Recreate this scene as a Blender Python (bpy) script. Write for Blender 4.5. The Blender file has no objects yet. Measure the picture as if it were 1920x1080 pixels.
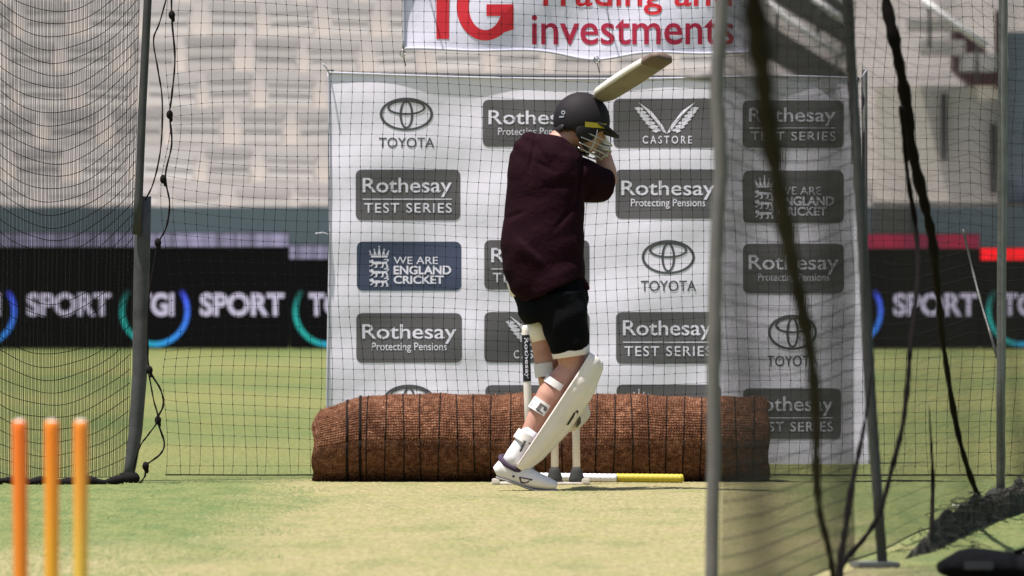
import bpy, bmesh, math, random
import numpy as np
from mathutils import Vector, Matrix
from mathutils.bvhtree import BVHTree
random.seed(5)
rng = np.random.default_rng(5)
R = math.radians
SC = bpy.context.scene
COL = SC.collection

# ------------------------------------------------------------------ camera, sky, sun
F = 18700.0          # focal length in photo pixels (photo is 1920 wide)
H = 1.295            # camera height
HOR = 373.0          # photo row of the horizon
cam_d = bpy.data.cameras.new('camera'); cam = bpy.data.objects.new('camera', cam_d); COL.objects.link(cam)
cam.location = (0, 0, H); cam.rotation_euler = (R(90), 0, 0)
cam_d.sensor_width = 36; cam_d.lens = F * 36 / 1920
cam_d.shift_y = -(540 - HOR) / 1920
cam_d.clip_start = .5; cam_d.clip_end = 600
cam_d.dof.use_dof = True; cam_d.dof.focus_distance = 45.6; cam_d.dof.aperture_fstop = 6.8
SC.camera = cam

SUN = Vector((-.24, -.135, .95)).normalized()
elev = math.asin(SUN.z); az = math.atan2(SUN.x, SUN.y)
w = bpy.data.worlds.new('World'); SC.world = w; w.use_nodes = True
nt = w.node_tree; bg = nt.nodes['Background']
sky = nt.nodes.new('ShaderNodeTexSky'); sky.sky_type = 'NISHITA'; sky.sun_disc = False
sky.sun_elevation = elev; sky.sun_rotation = az; sky.dust_density = 2.0
nt.links.new(sky.outputs[0], bg.inputs[0]); bg.inputs[1].default_value = .085
sd = bpy.data.lights.new('sun', 'SUN'); sd.energy = 5.0; sd.angle = R(.6); sd.color = (1, .96, .91)
sun = bpy.data.objects.new('sun', sd); COL.objects.link(sun); sun.location = (0, 40, 30)
sun.rotation_euler = SUN.to_track_quat('Z', 'Y').to_euler()
SC.view_settings.view_transform = 'Standard'; SC.view_settings.look = 'None'
SC.view_settings.exposure = 0.75; SC.view_settings.gamma = 1

# ------------------------------------------------------------------ helpers
def P(px, py, d):
    """a point of the place seen at photo pixel px,py and standing d metres away"""
    return Vector(((px - 960) / F * d, d, H - (py - HOR) / F * d))
def gd(py): return F * H / (py - HOR)

class MB:
    def __init__(s): s.v = []; s.f = []; s.m = []
    def add(s, vs, fs, mi=0):
        o = len(s.v); s.v += [tuple(v) for v in vs]; s.f += [tuple(i + o for i in f) for f in fs]; s.m += [mi] * len(fs)
    def box(s, c, size, rz=0, mi=0, bev=0):
        hx, hy, hz = size[0] / 2, size[1] / 2, size[2] / 2
        if bev:
            b = min(bev, hx * .9, hy * .9, hz * .9)
            bm = bmesh.new(); bmesh.ops.create_cube(bm, size=1)
            bmesh.ops.scale(bm, vec=size, verts=bm.verts); bmesh.ops.bevel(bm, geom=bm.edges[:], offset=b, segments=2, affect='EDGES')
            vs = [v.co.copy() for v in bm.verts]; bm.verts.index_update(); fs = [[v.index for v in f.verts] for f in bm.faces]; bm.free()
        else:
            vs = [Vector((x, y, z)) for z in (-hz, hz) for y in (-hy, hy) for x in (-hx, hx)]
            fs = [(0, 2, 3, 1), (4, 5, 7, 6), (0, 1, 5, 4), (2, 6, 7, 3), (0, 4, 6, 2), (1, 3, 7, 5)]
        M = Matrix.Rotation(rz, 3, 'Z'); c = Vector(c)
        s.add([M @ v + c for v in vs], fs, mi)
    def tube(s, pts, r, n=10, cap=True, mi=0):
        pts = [Vector(p) for p in pts]; k = len(pts)
        rs = list(r) if hasattr(r, '__len__') else [r] * k
        vs = []; fs = []; ref = None
        for i, p in enumerate(pts):
            t = (pts[min(i + 1, k - 1)] - pts[max(i - 1, 0)]).normalized()
            if ref is None: ref = Vector((0, 1, 0)) if abs(t.y) < .8 else Vector((0, 0, 1))
            u = (ref - t * ref.dot(t)).normalized(); ref = u; q = t.cross(u)
            for j in range(n):
                a = 2 * math.pi * j / n
                vs.append(p + (u * math.cos(a) + q * math.sin(a)) * rs[i])
        for i in range(k - 1):
            for j in range(n):
                a = i * n + j; b = i * n + (j + 1) % n
                fs.append((a, b, b + n, a + n))
        if cap:
            fs.append(tuple(range(n - 1, -1, -1))); fs.append(tuple((k - 1) * n + j for j in range(n)))
        s.add(vs, fs, mi)
    def ball(s, c, r, nu=12, nv=8, mi=0):
        r = r if hasattr(r, '__len__') else (r, r, r); c = Vector(c)
        vs = [c + Vector((0, 0, r[2]))]; fs = []
        for i in range(1, nv):
            th = math.pi * i / nv
            for j in range(nu):
                a = 2 * math.pi * j / nu
                vs.append(c + Vector((r[0] * math.sin(th) * math.cos(a), r[1] * math.sin(th) * math.sin(a), r[2] * math.cos(th))))
        vs.append(c - Vector((0, 0, r[2])))
        for j in range(nu): fs.append((0, 1 + j, 1 + (j + 1) % nu))
        for i in range(nv - 2):
            for j in range(nu):
                a = 1 + i * nu + j; b = 1 + i * nu + (j + 1) % nu
                fs.append((a, a + nu, b + nu, b))
        L = len(vs) - 1; o = 1 + (nv - 2) * nu
        for j in range(nu): fs.append((L, o + (j + 1) % nu, o + j))
        s.add(vs, fs, mi)
    def loft(s, secs, n=24, ref=(0, 1, 0)):
        """secs: (centre, half width, half depth); half depth along ref"""
        k = len(secs); cs = [Vector(q[0]) for q in secs]; ref = Vector(ref); vs = []; fs = []
        for i, q in enumerate(secs):
            t = (cs[min(i + 1, k - 1)] - cs[max(i - 1, 0)]).normalized()
            u = (ref - t * ref.dot(t)).normalized(); x = t.cross(u)
            for j in range(n):
                a = 2 * math.pi * j / n
                vs.append(cs[i] + x * math.cos(a) * q[1] + u * math.sin(a) * q[2])
        for i in range(k - 1):
            for j in range(n):
                a = i * n + j; b = i * n + (j + 1) % n
                fs.append((a, b, b + n, a + n))
        fs.append(tuple(range(n - 1, -1, -1))); fs.append(tuple((k - 1) * n + j for j in range(n)))
        s.add(vs, fs)
    def mesh(s, name):
        me = bpy.data.meshes.new(name); me.from_pydata(s.v, [], s.f); me.update(); return me
    def build(s, name, mats, parent=None, smooth=True, loc=None):
        me = s.mesh(name)
        for m in (mats if isinstance(mats, (list, tuple)) else [mats]): me.materials.append(m)
        if any(s.m): me.polygons.foreach_set('material_index', s.m)
        return link(name, me, parent, smooth, loc)

def link(name, me, parent=None, smooth=True, loc=None):
    me.polygons.foreach_set('use_smooth', [bool(smooth)] * len(me.polygons))
    o = bpy.data.objects.new(name, me); COL.objects.link(o)
    if loc is not None:
        me.transform(Matrix.Translation(-Vector(loc))); o.location = loc
    if parent is not None:
        o.parent = parent
        if parent.parent is not None: base = parent.parent.location + parent.location
        else: base = parent.location
        if loc is None: me.transform(Matrix.Translation(-Vector(base)))
        else: o.location = Vector(loc) - Vector(base)
    return o
def tag(o, label=None, cat=None, group=None, kind=None):
    if label: o['label'] = label
    if cat: o['category'] = cat
    if group: o['group'] = group
    if kind: o['kind'] = kind
    return o
def thing(name, loc, label, cat, group=None):
    o = bpy.data.objects.new(name, None); COL.objects.link(o); o.location = loc; o.empty_display_size = .1
    return tag(o, label, cat, group)

def strands(lines, r, sides=3, knots=None, kr=0):
    """thin prisms along polylines, one mesh (numpy)"""
    V = []; Fq = []; off = 0
    for L in lines:
        L = np.asarray(L, float); k = len(L)
        t = np.gradient(L, axis=0); t /= np.linalg.norm(t, axis=1)[:, None] + 1e-9
        ref = np.array([0, 1., 0]) if abs(t[:, 1]).mean() < .7 else np.array([0, 0, 1.])
        u = ref - t * (t @ ref)[:, None]; u /= np.linalg.norm(u, axis=1)[:, None] + 1e-9
        q = np.cross(t, u); a = np.arange(sides) * 2 * np.pi / sides
        ring = L[:, None, :] + r * (u[:, None, :] * np.cos(a)[None, :, None] + q[:, None, :] * np.sin(a)[None, :, None])
        V.append(ring.reshape(-1, 3))
        i = np.arange(k - 1)[:, None] * sides; j = np.arange(sides)[None, :]; j2 = (j + 1) % sides
        Fq.append(np.stack([i + j, i + j2, i + j2 + sides, i + j + sides], -1).reshape(-1, 4) + off)
        off += k * sides
    if knots is not None and len(knots):
        K = np.asarray(knots, float)
        oct_ = np.array([[1, 0, 0], [0, 1, 0], [-1, 0, 0], [0, -1, 0], [0, 0, 1.5], [0, 0, -1.5]]) * kr
        V.append((K[:, None, :] + oct_[None]).reshape(-1, 3))
        T = np.array([[0, 1, 4, 4], [1, 2, 4, 4], [2, 3, 4, 4], [3, 0, 4, 4], [1, 0, 5, 5], [2, 1, 5, 5], [3, 2, 5, 5], [0, 3, 5, 5]])
        KF = (np.arange(len(K))[:, None, None] * 6 + T[None]).reshape(-1, 4) + off
    V = np.concatenate(V); Fq = np.concatenate(Fq)
    faces = Fq.tolist()
    if knots is not None and len(knots): faces += [f[:3] for f in KF.tolist()]
    me = bpy.data.meshes.new('strands'); me.from_pydata(V.tolist(), [], faces); me.update()
    return me

# ------------------------------------------------------------------ materials
def mat(name, col, rough=.7, spec=.3, metal=0, bump=None, vary=None, emit=None, trans=0, coords='Object'):
    m = bpy.data.materials.new(name); m.use_nodes = True; n = m.node_tree.nodes; l = m.node_tree.links
    b = n['Principled BSDF']; b.inputs['Base Color'].default_value = (*col, 1)
    b.inputs['Roughness'].default_value = rough; b.inputs['Specular IOR Level'].default_value = spec; b.inputs['Metallic'].default_value = metal
    tc = n.new('ShaderNodeTexCoord')
    if vary:
        c2, sc, amt = vary[:3]
        nz = n.new('ShaderNodeTexNoise'); nz.inputs['Scale'].default_value = sc; nz.inputs['Detail'].default_value = 5; nz.inputs['Roughness'].default_value = .62
        l.new(tc.outputs[coords], nz.inputs['Vector'])
        rp = n.new('ShaderNodeValToRGB'); rp.color_ramp.elements[0].position = .5 - amt; rp.color_ramp.elements[1].position = .5 + amt
        rp.color_ramp.elements[0].color = (*col, 1); rp.color_ramp.elements[1].color = (*c2, 1)
        l.new(nz.outputs[0], rp.inputs[0]); l.new(rp.outputs[0], b.inputs['Base Color'])
    if bump:
        nz = n.new('ShaderNodeTexNoise'); nz.inputs['Scale'].default_value = bump[0]; nz.inputs['Detail'].default_value = 4
        l.new(tc.outputs[coords], nz.inputs['Vector'])
        bp = n.new('ShaderNodeBump'); bp.inputs['Strength'].default_value = bump[1]; bp.inputs['Distance'].default_value = bump[2]
        l.new(nz.outputs[0], bp.inputs['Height']); l.new(bp.outputs[0], b.inputs['Normal'])
    if emit:
        b.inputs['Emission Color'].default_value = (*emit[0], 1); b.inputs['Emission Strength'].default_value = emit[1]
    if trans:
        out = n['Material Output']; tr = n.new('ShaderNodeBsdfTranslucent'); mx = n.new('ShaderNodeMixShader')
        tr.inputs[0].default_value = (*col, 1); mx.inputs[0].default_value = trans
        l.new(b.outputs[0], mx.inputs[1]); l.new(tr.outputs[0], mx.inputs[2]); l.new(mx.outputs[0], out.inputs[0])
    return m
M = dict(
    net=mat('black_net', (.012, .012, .012), .9, .1),
    net_green=mat('dark_net', (.02, .02, .016), .9, .1),
    rope=mat('black_rope', (.012, .01, .01), .95, .1, bump=(200, .5, .003)),
    rope_brown=mat('brown_black_rope', (.009, .007, .0065), .95, .05, vary=((.006, .0045, .004), 40, .2)),
    pole=mat('grey_pole', (.20, .20, .19), .5, .4, .3, vary=((.11, .11, .105), 9, .22)),
    pole_dark=mat('dark_pole', (.060, .060, .058), .6, .3, .1, vary=((.035, .035, .035), 8, .2)),
    pole_pale=mat('galvanised_pole', (.175, .165, .155), .55, .3, .2, vary=((.10, .095, .088), 7, .25)),
    sleeve=mat('dull_grey_sleeve', (.085, .082, .084), .6, .3, .1, vary=((.04, .04, .042), 11, .22)),
    cloth=mat('white_banner_cloth', (.90, .84, .95), .8, .2, trans=.08, bump=(7, .25, .012)),
    cloth2=mat('white_sign_cloth', (.84, .79, .92), .7, .25, trans=.12, bump=(12, .3, .01)),
    panel=mat('printed_grey', (.13, .122, .128), .75, .2, trans=.06),
    panel_blue=mat('printed_slate_blue', (.07, .085, .14), .75, .2, trans=.06),
    print_white=mat('printed_white', (.80, .76, .86), .8, .2, trans=.06),
    print_dark=mat('printed_dark', (.10, .10, .105), .8, .2, trans=.06),
    red=mat('printed_red', (.68, .035, .05), .8, .2, trans=.06),
    crimson=mat('printed_crimson', (.46, .03, .07), .8, .2, trans=.06),
    seam=mat('banner_seam', (.62, .61, .68), .8, .2, trans=.3),
    eyelet=mat('brass_eyelet', (.35, .33, .30), .35, .5, .8),
    led=mat('screen_black', (.004, .003, .004), .7, .1),
    led_case=mat('screen_case', (.02, .02, .022), .6, .3),
    concrete=mat('pale_concrete', (.58, .535, .49), .9, .2, vary=((.51, .47, .435), 1.2, .25)),
    concrete2=mat('beige_concrete', (.64, .58, .50), .9, .2, vary=((.52, .47, .41), .9, .25)),
    seat=mat('grey_seat_plastic', (.43, .40, .375), .6, .3),
    seat_base=mat('seat_base', (.48, .45, .42), .7, .2),
    seat_pale=mat('pale_seat_plastic', (.42, .40, .385), .6, .3),
    green_wall=mat('grey_green_wall', (.12, .15, .175), .8, .2, vary=((.095, .12, .145), 1.5, .25)),
    dark_steel=mat('dark_steel', (.075, .07, .068), .7, .3),
    maroon_steel=mat('maroon_paint', (.06, .025, .03), .7, .3),
    rail=mat('white_handrail', (.72, .70, .68), .4, .5),
    maroon=mat('maroon_cloth', (.0135, .0024, .0056), .9, .08, bump=(34, .5, .010), vary=((.010, .002, .0044), 6, .25)),
    black=mat('black_cloth', (.004, .004, .005), .9, .06, bump=(24, .5, .012)),
    undershirt=mat('white_undershirt', (.74, .68, .72), .85, .2),
    skin=mat('skin', (.48, .275, .21), .55, .35, vary=((.40, .175, .125), 14, .25)),
    hair=mat('brown_hair', (.06, .035, .02), .7, .3, bump=(120, .6, .004)),
    pad=mat('off_white_pad', (.80, .735, .69), .55, .35, bump=(30, .15, .006), vary=((.70, .62, .58), 7, .25)),
    strap=mat('pad_strap', (.60, .555, .53), .8, .2, bump=(60, .4, .004)),
    strap_dark=mat('dark_buckle', (.018, .015, .018), .6, .3),
    strap_grey=mat('grey_stitching', (.10, .09, .095), .7, .2),
    logo_black=mat('black_print', (.02, .018, .016), .6, .3),
    sock=mat('white_sock', (.70, .67, .70), .9, .1, bump=(150, .4, .003)),
    shoe=mat('white_shoe', (.74, .70, .70), .5, .35, bump=(40, .15, .004), vary=((.62, .58, .57), 10, .25)),
    shoe_sole=mat('grey_sole', (.30, .28, .28), .7, .3),
    shoe_collar=mat('purple_collar', (.055, .035, .06), .8, .2),
    helmet=mat('charcoal_helmet', (.013, .010, .012), .72, .2, bump=(300, .2, .001)),
    helmet_trim=mat('yellow_trim', (.46, .36, .035), .5, .4),
    grille=mat('steel_grille', (.42, .41, .40), .35, .5, .7),
    willow=mat('willow', (.64, .585, .52), .6, .25, vary=((.50, .44, .38), 7, .25)),
    willow_dirty=mat('worn_willow', (.17, .115, .09), .6, .3, vary=((.09, .06, .05), 9, .25)),
    willow_face=mat('shaded_willow_face', (.27, .225, .19), .6, .25, vary=((.16, .125, .105), 8, .25)),  # shade on the downturned face put into a darker willow colour
    grip=mat('black_grip', (.02, .02, .02), .8, .2),
    stump_white=mat('cream_stump', (.74, .68, .62), .45, .4, vary=((.64, .58, .52), 6, .25)),
    stump_label=mat('black_label', (.013, .013, .017), .5, .3),
    rubber=mat('grey_rubber', (.035, .035, .032), .8, .2),
    yellow=mat('yellow_sleeve', (.46, .37, .035), .55, .3),
    bag=mat('black_bag', (.004, .004, .005), .9, .08, bump=(30, .4, .01)),
    bag_patch=mat('grey_bag_patch', (.035, .035, .04), .7, .3),
    white_line=mat('white_line', (.72, .72, .68), .9, .1, vary=((.5, .5, .42), 30, .2)),
)
def emat(name, col, s):
    m = mat(name, (0, 0, 0), .6, .2, emit=(col, s)); return m
def attr_emit(name, s, noise=None):
    m = bpy.data.materials.new(name); m.use_nodes = True; n = m.node_tree.nodes; l = m.node_tree.links
    b = n['Principled BSDF']; b.inputs['Base Color'].default_value = (.01, .01, .01, 1); b.inputs['Specular IOR Level'].default_value = .2
    a = n.new('ShaderNodeAttribute'); a.attribute_name = 'col'; l.new(a.outputs['Color'], b.inputs['Emission Color']); b.inputs['Emission Strength'].default_value = s
    return m
M['led_text'] = emat('lit_letters', (.60, .55, .70), .55)
M['led_ring'] = attr_emit('lit_ring', .8)
M['led_band'] = attr_emit('lit_band', .62)

def stripe_mat_roll():
    m = bpy.data.materials.new('coir_matting'); m.use_nodes = True; n = m.node_tree.nodes; l = m.node_tree.links
    b = n['Principled BSDF']; b.inputs['Roughness'].default_value = .95; b.inputs['Specular IOR Level'].default_value = .1
    tc = n.new('ShaderNodeTexCoord')
    mp = n.new('ShaderNodeMapping'); l.new(tc.outputs['UV'], mp.inputs[0])
    nz = n.new('ShaderNodeTexNoise'); nz.inputs['Scale'].default_value = 38; nz.inputs['Detail'].default_value = 6; nz.inputs['Roughness'].default_value = .7
    l.new(tc.outputs['Object'], nz.inputs['Vector'])
    rp = n.new('ShaderNodeValToRGB'); e = rp.color_ramp.elements
    e[0].position = .30; e[0].color = (.085, .034, .017, 1); e[1].position = .72; e[1].color = (.47, .245, .145, 1)
    k = e.new(.5); k.color = (.225, .100, .055, 1)
    l.new(nz.outputs[0], rp.inputs[0])
    # weave rows round the roll
    wv = n.new('ShaderNodeTexWave'); wv.wave_type = 'BANDS'; wv.bands_direction = 'Y'; wv.inputs['Scale'].default_value = 24; wv.inputs['Distortion'].default_value = 3.6; wv.inputs['Detail'].default_value = 3; wv.inputs['Detail Scale'].default_value = 2.5
    l.new(mp.outputs[0], wv.inputs['Vector'])
    wx = n.new('ShaderNodeTexWave'); wx.wave_type = 'BANDS'; wx.bands_direction = 'X'; wx.inputs['Scale'].default_value = 26; wx.inputs['Distortion'].default_value = 3; wx.inputs['Detail'].default_value = 2
    l.new(mp.outputs[0], wx.inputs['Vector'])
    mu = n.new('ShaderNodeMath'); mu.operation = 'MULTIPLY'; l.new(wv.outputs['Fac'], mu.inputs[0]); l.new(wx.outputs['Fac'], mu.inputs[1])
    r2 = n.new('ShaderNodeValToRGB'); r2.color_ramp.elements[0].color = (.55, .50, .48, 1); r2.color_ramp.elements[1].color = (1.1, 1.1, 1.1, 1); r2.color_ramp.elements[1].position = .5
    l.new(mu.outputs[0], r2.inputs[0])
    mx = n.new('ShaderNodeMix'); mx.data_type = 'RGBA'; mx.blend_type = 'MULTIPLY'; mx.inputs[0].default_value = 1
    l.new(rp.outputs[0], mx.inputs[6]); l.new(r2.outputs[0], mx.inputs[7])
    dn = n.new('ShaderNodeTexNoise'); dn.inputs['Scale'].default_value = 5; dn.inputs['Detail'].default_value = 4; l.new(tc.outputs['Object'], dn.inputs['Vector'])
    dr = n.new('ShaderNodeValToRGB'); dr.color_ramp.elements[0].position = .35; dr.color_ramp.elements[0].color = (.62, .60, .60, 1); dr.color_ramp.elements[1].position = .62; dr.color_ramp.elements[1].color = (1.12, 1.12, 1.15, 1); l.new(dn.outputs[0], dr.inputs[0])
    m2 = n.new('ShaderNodeMix'); m2.data_type = 'RGBA'; m2.blend_type = 'MULTIPLY'; m2.inputs[0].default_value = 1; l.new(mx.outputs[2], m2.inputs[6]); l.new(dr.outputs[0], m2.inputs[7])
    l.new(m2.outputs[2], b.inputs['Base Color'])
    ad = n.new('ShaderNodeMath'); ad.operation = 'ADD'; l.new(mu.outputs[0], ad.inputs[0]); l.new(nz.outputs[0], ad.inputs[1])
    bp = n.new('ShaderNodeBump'); bp.inputs['Strength'].default_value = .9; bp.inputs['Distance'].default_value = .012
    l.new(ad.outputs[0], bp.inputs['Height']); l.new(bp.outputs[0], b.inputs['Normal'])
    return m
M['coir'] = stripe_mat_roll()
M['coir_fibre'] = mat('coir_fibre', (.33, .15, .075), .9, .1)
M['cord'] = mat('black_cord', (.012, .009, .008), .9, .1)

def ground_mat():
    m = bpy.data.materials.new('turf'); m.use_nodes = True; n = m.node_tree.nodes; l = m.node_tree.links
    b = n['Principled BSDF']; b.inputs['Roughness'].default_value = .95; b.inputs['Specular IOR Level'].default_value = .08
    g = n.new('ShaderNodeNewGeometry'); sp = n.new('ShaderNodeSeparateXYZ'); l.new(g.outputs['Position'], sp.inputs[0])
    def noise(scale, det=4, vec=None, rough=.6):
        q = n.new('ShaderNodeTexNoise'); q.inputs['Scale'].default_value = scale; q.inputs['Detail'].default_value = det; q.inputs['Roughness'].default_value = rough
        l.new(vec or g.outputs['Position'], q.inputs['Vector']); return q.outputs[0]
    def math_(op, a, c=None, d=None):
        q = n.new('ShaderNodeMath'); q.operation = op
        for i, v in enumerate((a, c, d)):
            if v is None: continue
            if isinstance(v, (int, float)): q.inputs[i].default_value = v
            else: l.new(v, q.inputs[i])
        return q.outputs[0]
    def sstep(x, lo, hi):
        q = n.new('ShaderNodeMapRange'); q.interpolation_type = 'SMOOTHSTEP'; l.new(x, q.inputs[0]); q.inputs[1].default_value = lo; q.inputs[2].default_value = hi; return q.outputs[0]
    def mix(f, a, c, mode='MIX'):
        q = n.new('ShaderNodeMix'); q.data_type = 'RGBA'; q.blend_type = mode
        if isinstance(f, (int, float)): q.inputs[0].default_value = f
        else: l.new(f, q.inputs[0])
        for i, v in ((6, a), (7, c)):
            if isinstance(v, tuple): q.inputs[i].default_value = (*v, 1)
            else: l.new(v, q.inputs[i])
        return q.outputs[2]
    # long low-angle view: stretch the noise across the view so patches read as streaks
    mp = n.new('ShaderNodeMapping'); mp.inputs['Scale'].default_value = (1, .22, 1); l.new(g.outputs['Position'], mp.inputs[0])
    big = noise(1.3, 4, mp.outputs[0]); mid = noise(6, 4, mp.outputs[0]); mg = n.new('ShaderNodeMapping'); mg.inputs['Scale'].default_value = (1, .11, 1); l.new(g.outputs['Position'], mg.inputs[0]); fine = noise(42, 4, mg.outputs[0], .75); fin2 = noise(110, 3, mg.outputs[0], .7)
    # mown outfield
    outf = mix(sstep(big, .38, .62), (.135, .142, .050), (.100, .128, .045))
    stripe = n.new('ShaderNodeTexWave'); stripe.bands_direction = 'Y'; stripe.inputs['Scale'].default_value = .022; stripe.inputs['Distortion'].default_value = 1.6; stripe.inputs['Detail'].default_value = 1
    l.new(g.outputs['Position'], stripe.inputs['Vector'])
    outf = mix(math_('MULTIPLY', stripe.outputs['Fac'], .55), outf, (.18, .172, .066))
    # worn pitch: straw patches with green left in them
    straw = mix(sstep(mid, .40, .64), (.265, .228, .120), (.235, .218, .100))
    green = mix(sstep(mid, .36, .6), (.105, .142, .052), (.155, .172, .066))
    ax = math_('ABSOLUTE', math_('ADD', sp.outputs[0], -.10))
    wob = math_('MULTIPLY', math_('ADD', big, -.5), 1.3)
    pitch = math_('SUBTRACT', 1.0, sstep(math_('ADD', ax, wob), .85, 1.5))
    near = math_('SUBTRACT', 1.0, sstep(math_('ADD', sp.outputs[1], math_('MULTIPLY', wob, 3)), 35.0, 38.5))
    nl = math_('MULTIPLY', near, math_('SUBTRACT', 1.0, sstep(sp.outputs[0], .45, .9)))
    pm = math_('MAXIMUM', pitch, nl)
    patch = sstep(noise(2.6, 3, mp.outputs[0]), .50, .66)
    pm = math_('MULTIPLY', pm, math_('SUBTRACT', 1.0, math_('MULTIPLY', patch, .5)))
    nearc = mix(pm, green, straw)
    far = sstep(sp.outputs[1], 45.7, 46.6)
    base = mix(far, nearc, outf)
    sp2 = mix(sstep(fine, .3, .7), (.74, .75, .70), (1.22, 1.21, 1.2))
    base = mix(.85, base, mix(1, base, sp2, 'MULTIPLY'))
    sp3 = sstep(fin2, .60, .72)
    base = mix(math_('MULTIPLY', sp3, .13), base, (.12, .11, .05))
    l.new(base, b.inputs['Base Color'])
    bp = n.new('ShaderNodeBump'); bp.inputs['Strength'].default_value = .4; bp.inputs['Distance'].default_value = .012
    l.new(math_('ADD', fine, fin2), bp.inputs['Height']); l.new(bp.outputs[0], b.inputs['Normal'])
    return m
M['turf'] = ground_mat()
def blade_mat():
    m = bpy.data.materials.new('grass_blade'); m.use_nodes = True; n = m.node_tree.nodes; l = m.node_tree.links
    b = n['Principled BSDF']; b.inputs['Roughness'].default_value = .9; b.inputs['Specular IOR Level'].default_value = .1
    a = n.new('ShaderNodeAttribute'); a.attribute_name = 'col'; l.new(a.outputs['Color'], b.inputs['Base Color']); return m
M['blade'] = blade_mat()

def color_attr(me, cols):
    at = me.color_attributes.new('col', 'FLOAT_COLOR', 'CORNER')
    loops = np.zeros(len(me.loops), int); me.loops.foreach_get('vertex_index', loops)
    c = np.asarray(cols, float)[loops]; c = np.concatenate([c, np.ones((len(c), 1))], 1)
    at.data.foreach_set('color', c.ravel())

# ------------------------------------------------------------------ lettering
def text_shape(body, offset=0.0, spacing=1.0):
    cu = bpy.data.curves.new('lettering', 'FONT'); cu.body = body; cu.offset = offset; cu.space_character = spacing; cu.resolution_u = 4
    o = bpy.data.objects.new('lettering', cu); COL.objects.link(o)
    dg = bpy.context.evaluated_depsgraph_get(); me = bpy.data.meshes.new_from_object(o.evaluated_get(dg))
    v = np.zeros(len(me.vertices) * 3); me.vertices.foreach_get('co', v); v = v.reshape(-1, 3)
    f = [tuple(p.vertices) for p in me.polygons]
    bpy.data.objects.remove(o); bpy.data.curves.remove(cu); bpy.data.meshes.remove(me)
    return v[:, :2], f
def fit_text(body, x0, y0, x1, y1, offset=0.0, spacing=1.0):
    """lettering whose ink fills photo box x0..x1, y0(top)..y1(bottom); 2D points, y downwards"""
    v, f = text_shape(body, offset, spacing)
    a = v.min(0); c = v.max(0); q = (v - a) / (c - a)
    return np.stack([x0 + q[:, 0] * (x1 - x0), y1 - q[:, 1] * (y1 - y0)], 1), f
def ell_ring(cx, cy, a, b, t, n=48, a0=0, a1=2 * math.pi):
    vs = []; fs = []; full = abs(a1 - a0 - 2 * math.pi) < 1e-6
    for i in range(n + (0 if full else 1)):
        th = a0 + (a1 - a0) * i / n
        vs += [(cx + a * math.cos(th), cy + b * math.sin(th)), (cx + (a - t) * math.cos(th), cy + (b - t * .85) * math.sin(th))]
    m = len(vs) // 2
    for i in range(n):
        j = (i + 1) % m; fs.append((2 * i, 2 * j, 2 * j + 1, 2 * i + 1))
    return vs, fs
def rrect(x0, y0, x1, y1, r, nx=14, ny=8):
    """rounded rectangle as rows of quads so that it can follow the cloth"""
    vs = []; fs = []
    ys = [y0, y0 + r * .12, y0 + r * .35, y0 + r * .65, y0 + r] + list(np.linspace(y0 + r, y1 - r, ny)[1:-1]) + [y1 - r, y1 - r * .65, y1 - r * .35, y1 - r * .12, y1]
    for y in ys:
        e = max(0, (y0 + r) - y, y - (y1 - r)); ins = r - math.sqrt(max(0, r * r - e * e))
        for x in np.linspace(x0 + ins, x1 - ins, nx): vs.append((x, y))
    for i in range(len(ys) - 1):
        for j in range(nx - 1):
            a = i * nx + j; fs.append((a, a + 1, a + nx + 1, a + nx))
    return vs, fs
class Flat:
    """2D print collected in photo pixels, laid on a cloth by fn(px,py,lift)"""
    def __init__(s): s.v = []; s.f = []
    def add(s, vf):
        v, f = vf; o = len(s.v); s.v += [tuple(q) for q in v]; s.f += [tuple(i + o for i in q) for q in f]
    def poly(s, pts): s.add((pts, [tuple(range(len(pts)))]))
    def build(s, name, m, fn, lift, parent):
        b = MB(); b.add([fn(x, y, lift) for x, y in s.v], s.f); return b.build(name, m, parent, smooth=False)

# ------------------------------------------------------------------ ground
gv = MB(); gv.add([(-120, -5, 0), (120, -5, 0), (120, 160, 0), (-120, 160, 0)], [(0, 1, 2, 3)])
tag(gv.build('ground', M['turf'], smooth=False), kind='structure')
# short cut turf standing up from the sheet
def blades():
    N = 60000
    y = 33.5 + 13.5 * rng.random(N) ** 1.0; x = (rng.random(N) - .5) * 2 * 3.2
    far = rng.random(N) < .25; y[far] = 46 + rng.random(far.sum()) * 9; x[far] *= 1.4
    onp = (np.abs(x - .1) < 1.15 + .25 * np.sin(y * 2.3 + x * 3)) & (y < 46)
    h = np.where(onp, .001 + .003 * rng.random(N), .003 + .006 * rng.random(N))
    a = rng.random(N) * 2 * np.pi; wd = .0022 + .0025 * rng.random(N)
    base = np.stack([x, y, np.zeros(N)], 1); dx = np.stack([np.cos(a) * wd, np.sin(a) * wd, np.zeros(N)], 1)
    lean = .020 + .05 * rng.random(N)
    tip = base + np.stack([-np.sin(a) * lean * .35, np.abs(np.cos(a)) * lean + .006, h * .8 + .002], 1); base[:, 2] = .001   # cut blades lie over; wound so that they face up
    V = np.stack([base - dx, base + dx, tip], 1)
    c_ = np.cross(V[:, 1] - V[:, 0], V[:, 2] - V[:, 0])[:, 2] < 0; V[c_] = V[c_][:, [1, 0, 2]]; V = V.reshape(-1, 3)
    t = rng.random((N, 1))
    gcol = np.array([.105, .135, .048]) * (1 - t) + np.array([.165, .185, .070]) * t
    scol = np.array([.225, .20, .095]) * (1 - t) + np.array([.31, .27, .142]) * t
    C = np.where((onp & (rng.random(N) < 2))[:, None], scol, gcol)
    me = bpy.data.meshes.new('short_grass'); me.from_pydata(V.tolist(), [], np.arange(N * 3).reshape(-1, 3).tolist()); me.update()
    me.materials.append(M['blade']); color_attr(me, np.repeat(C, 3, 0))
    return link('short_grass', me, smooth=False)
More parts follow.
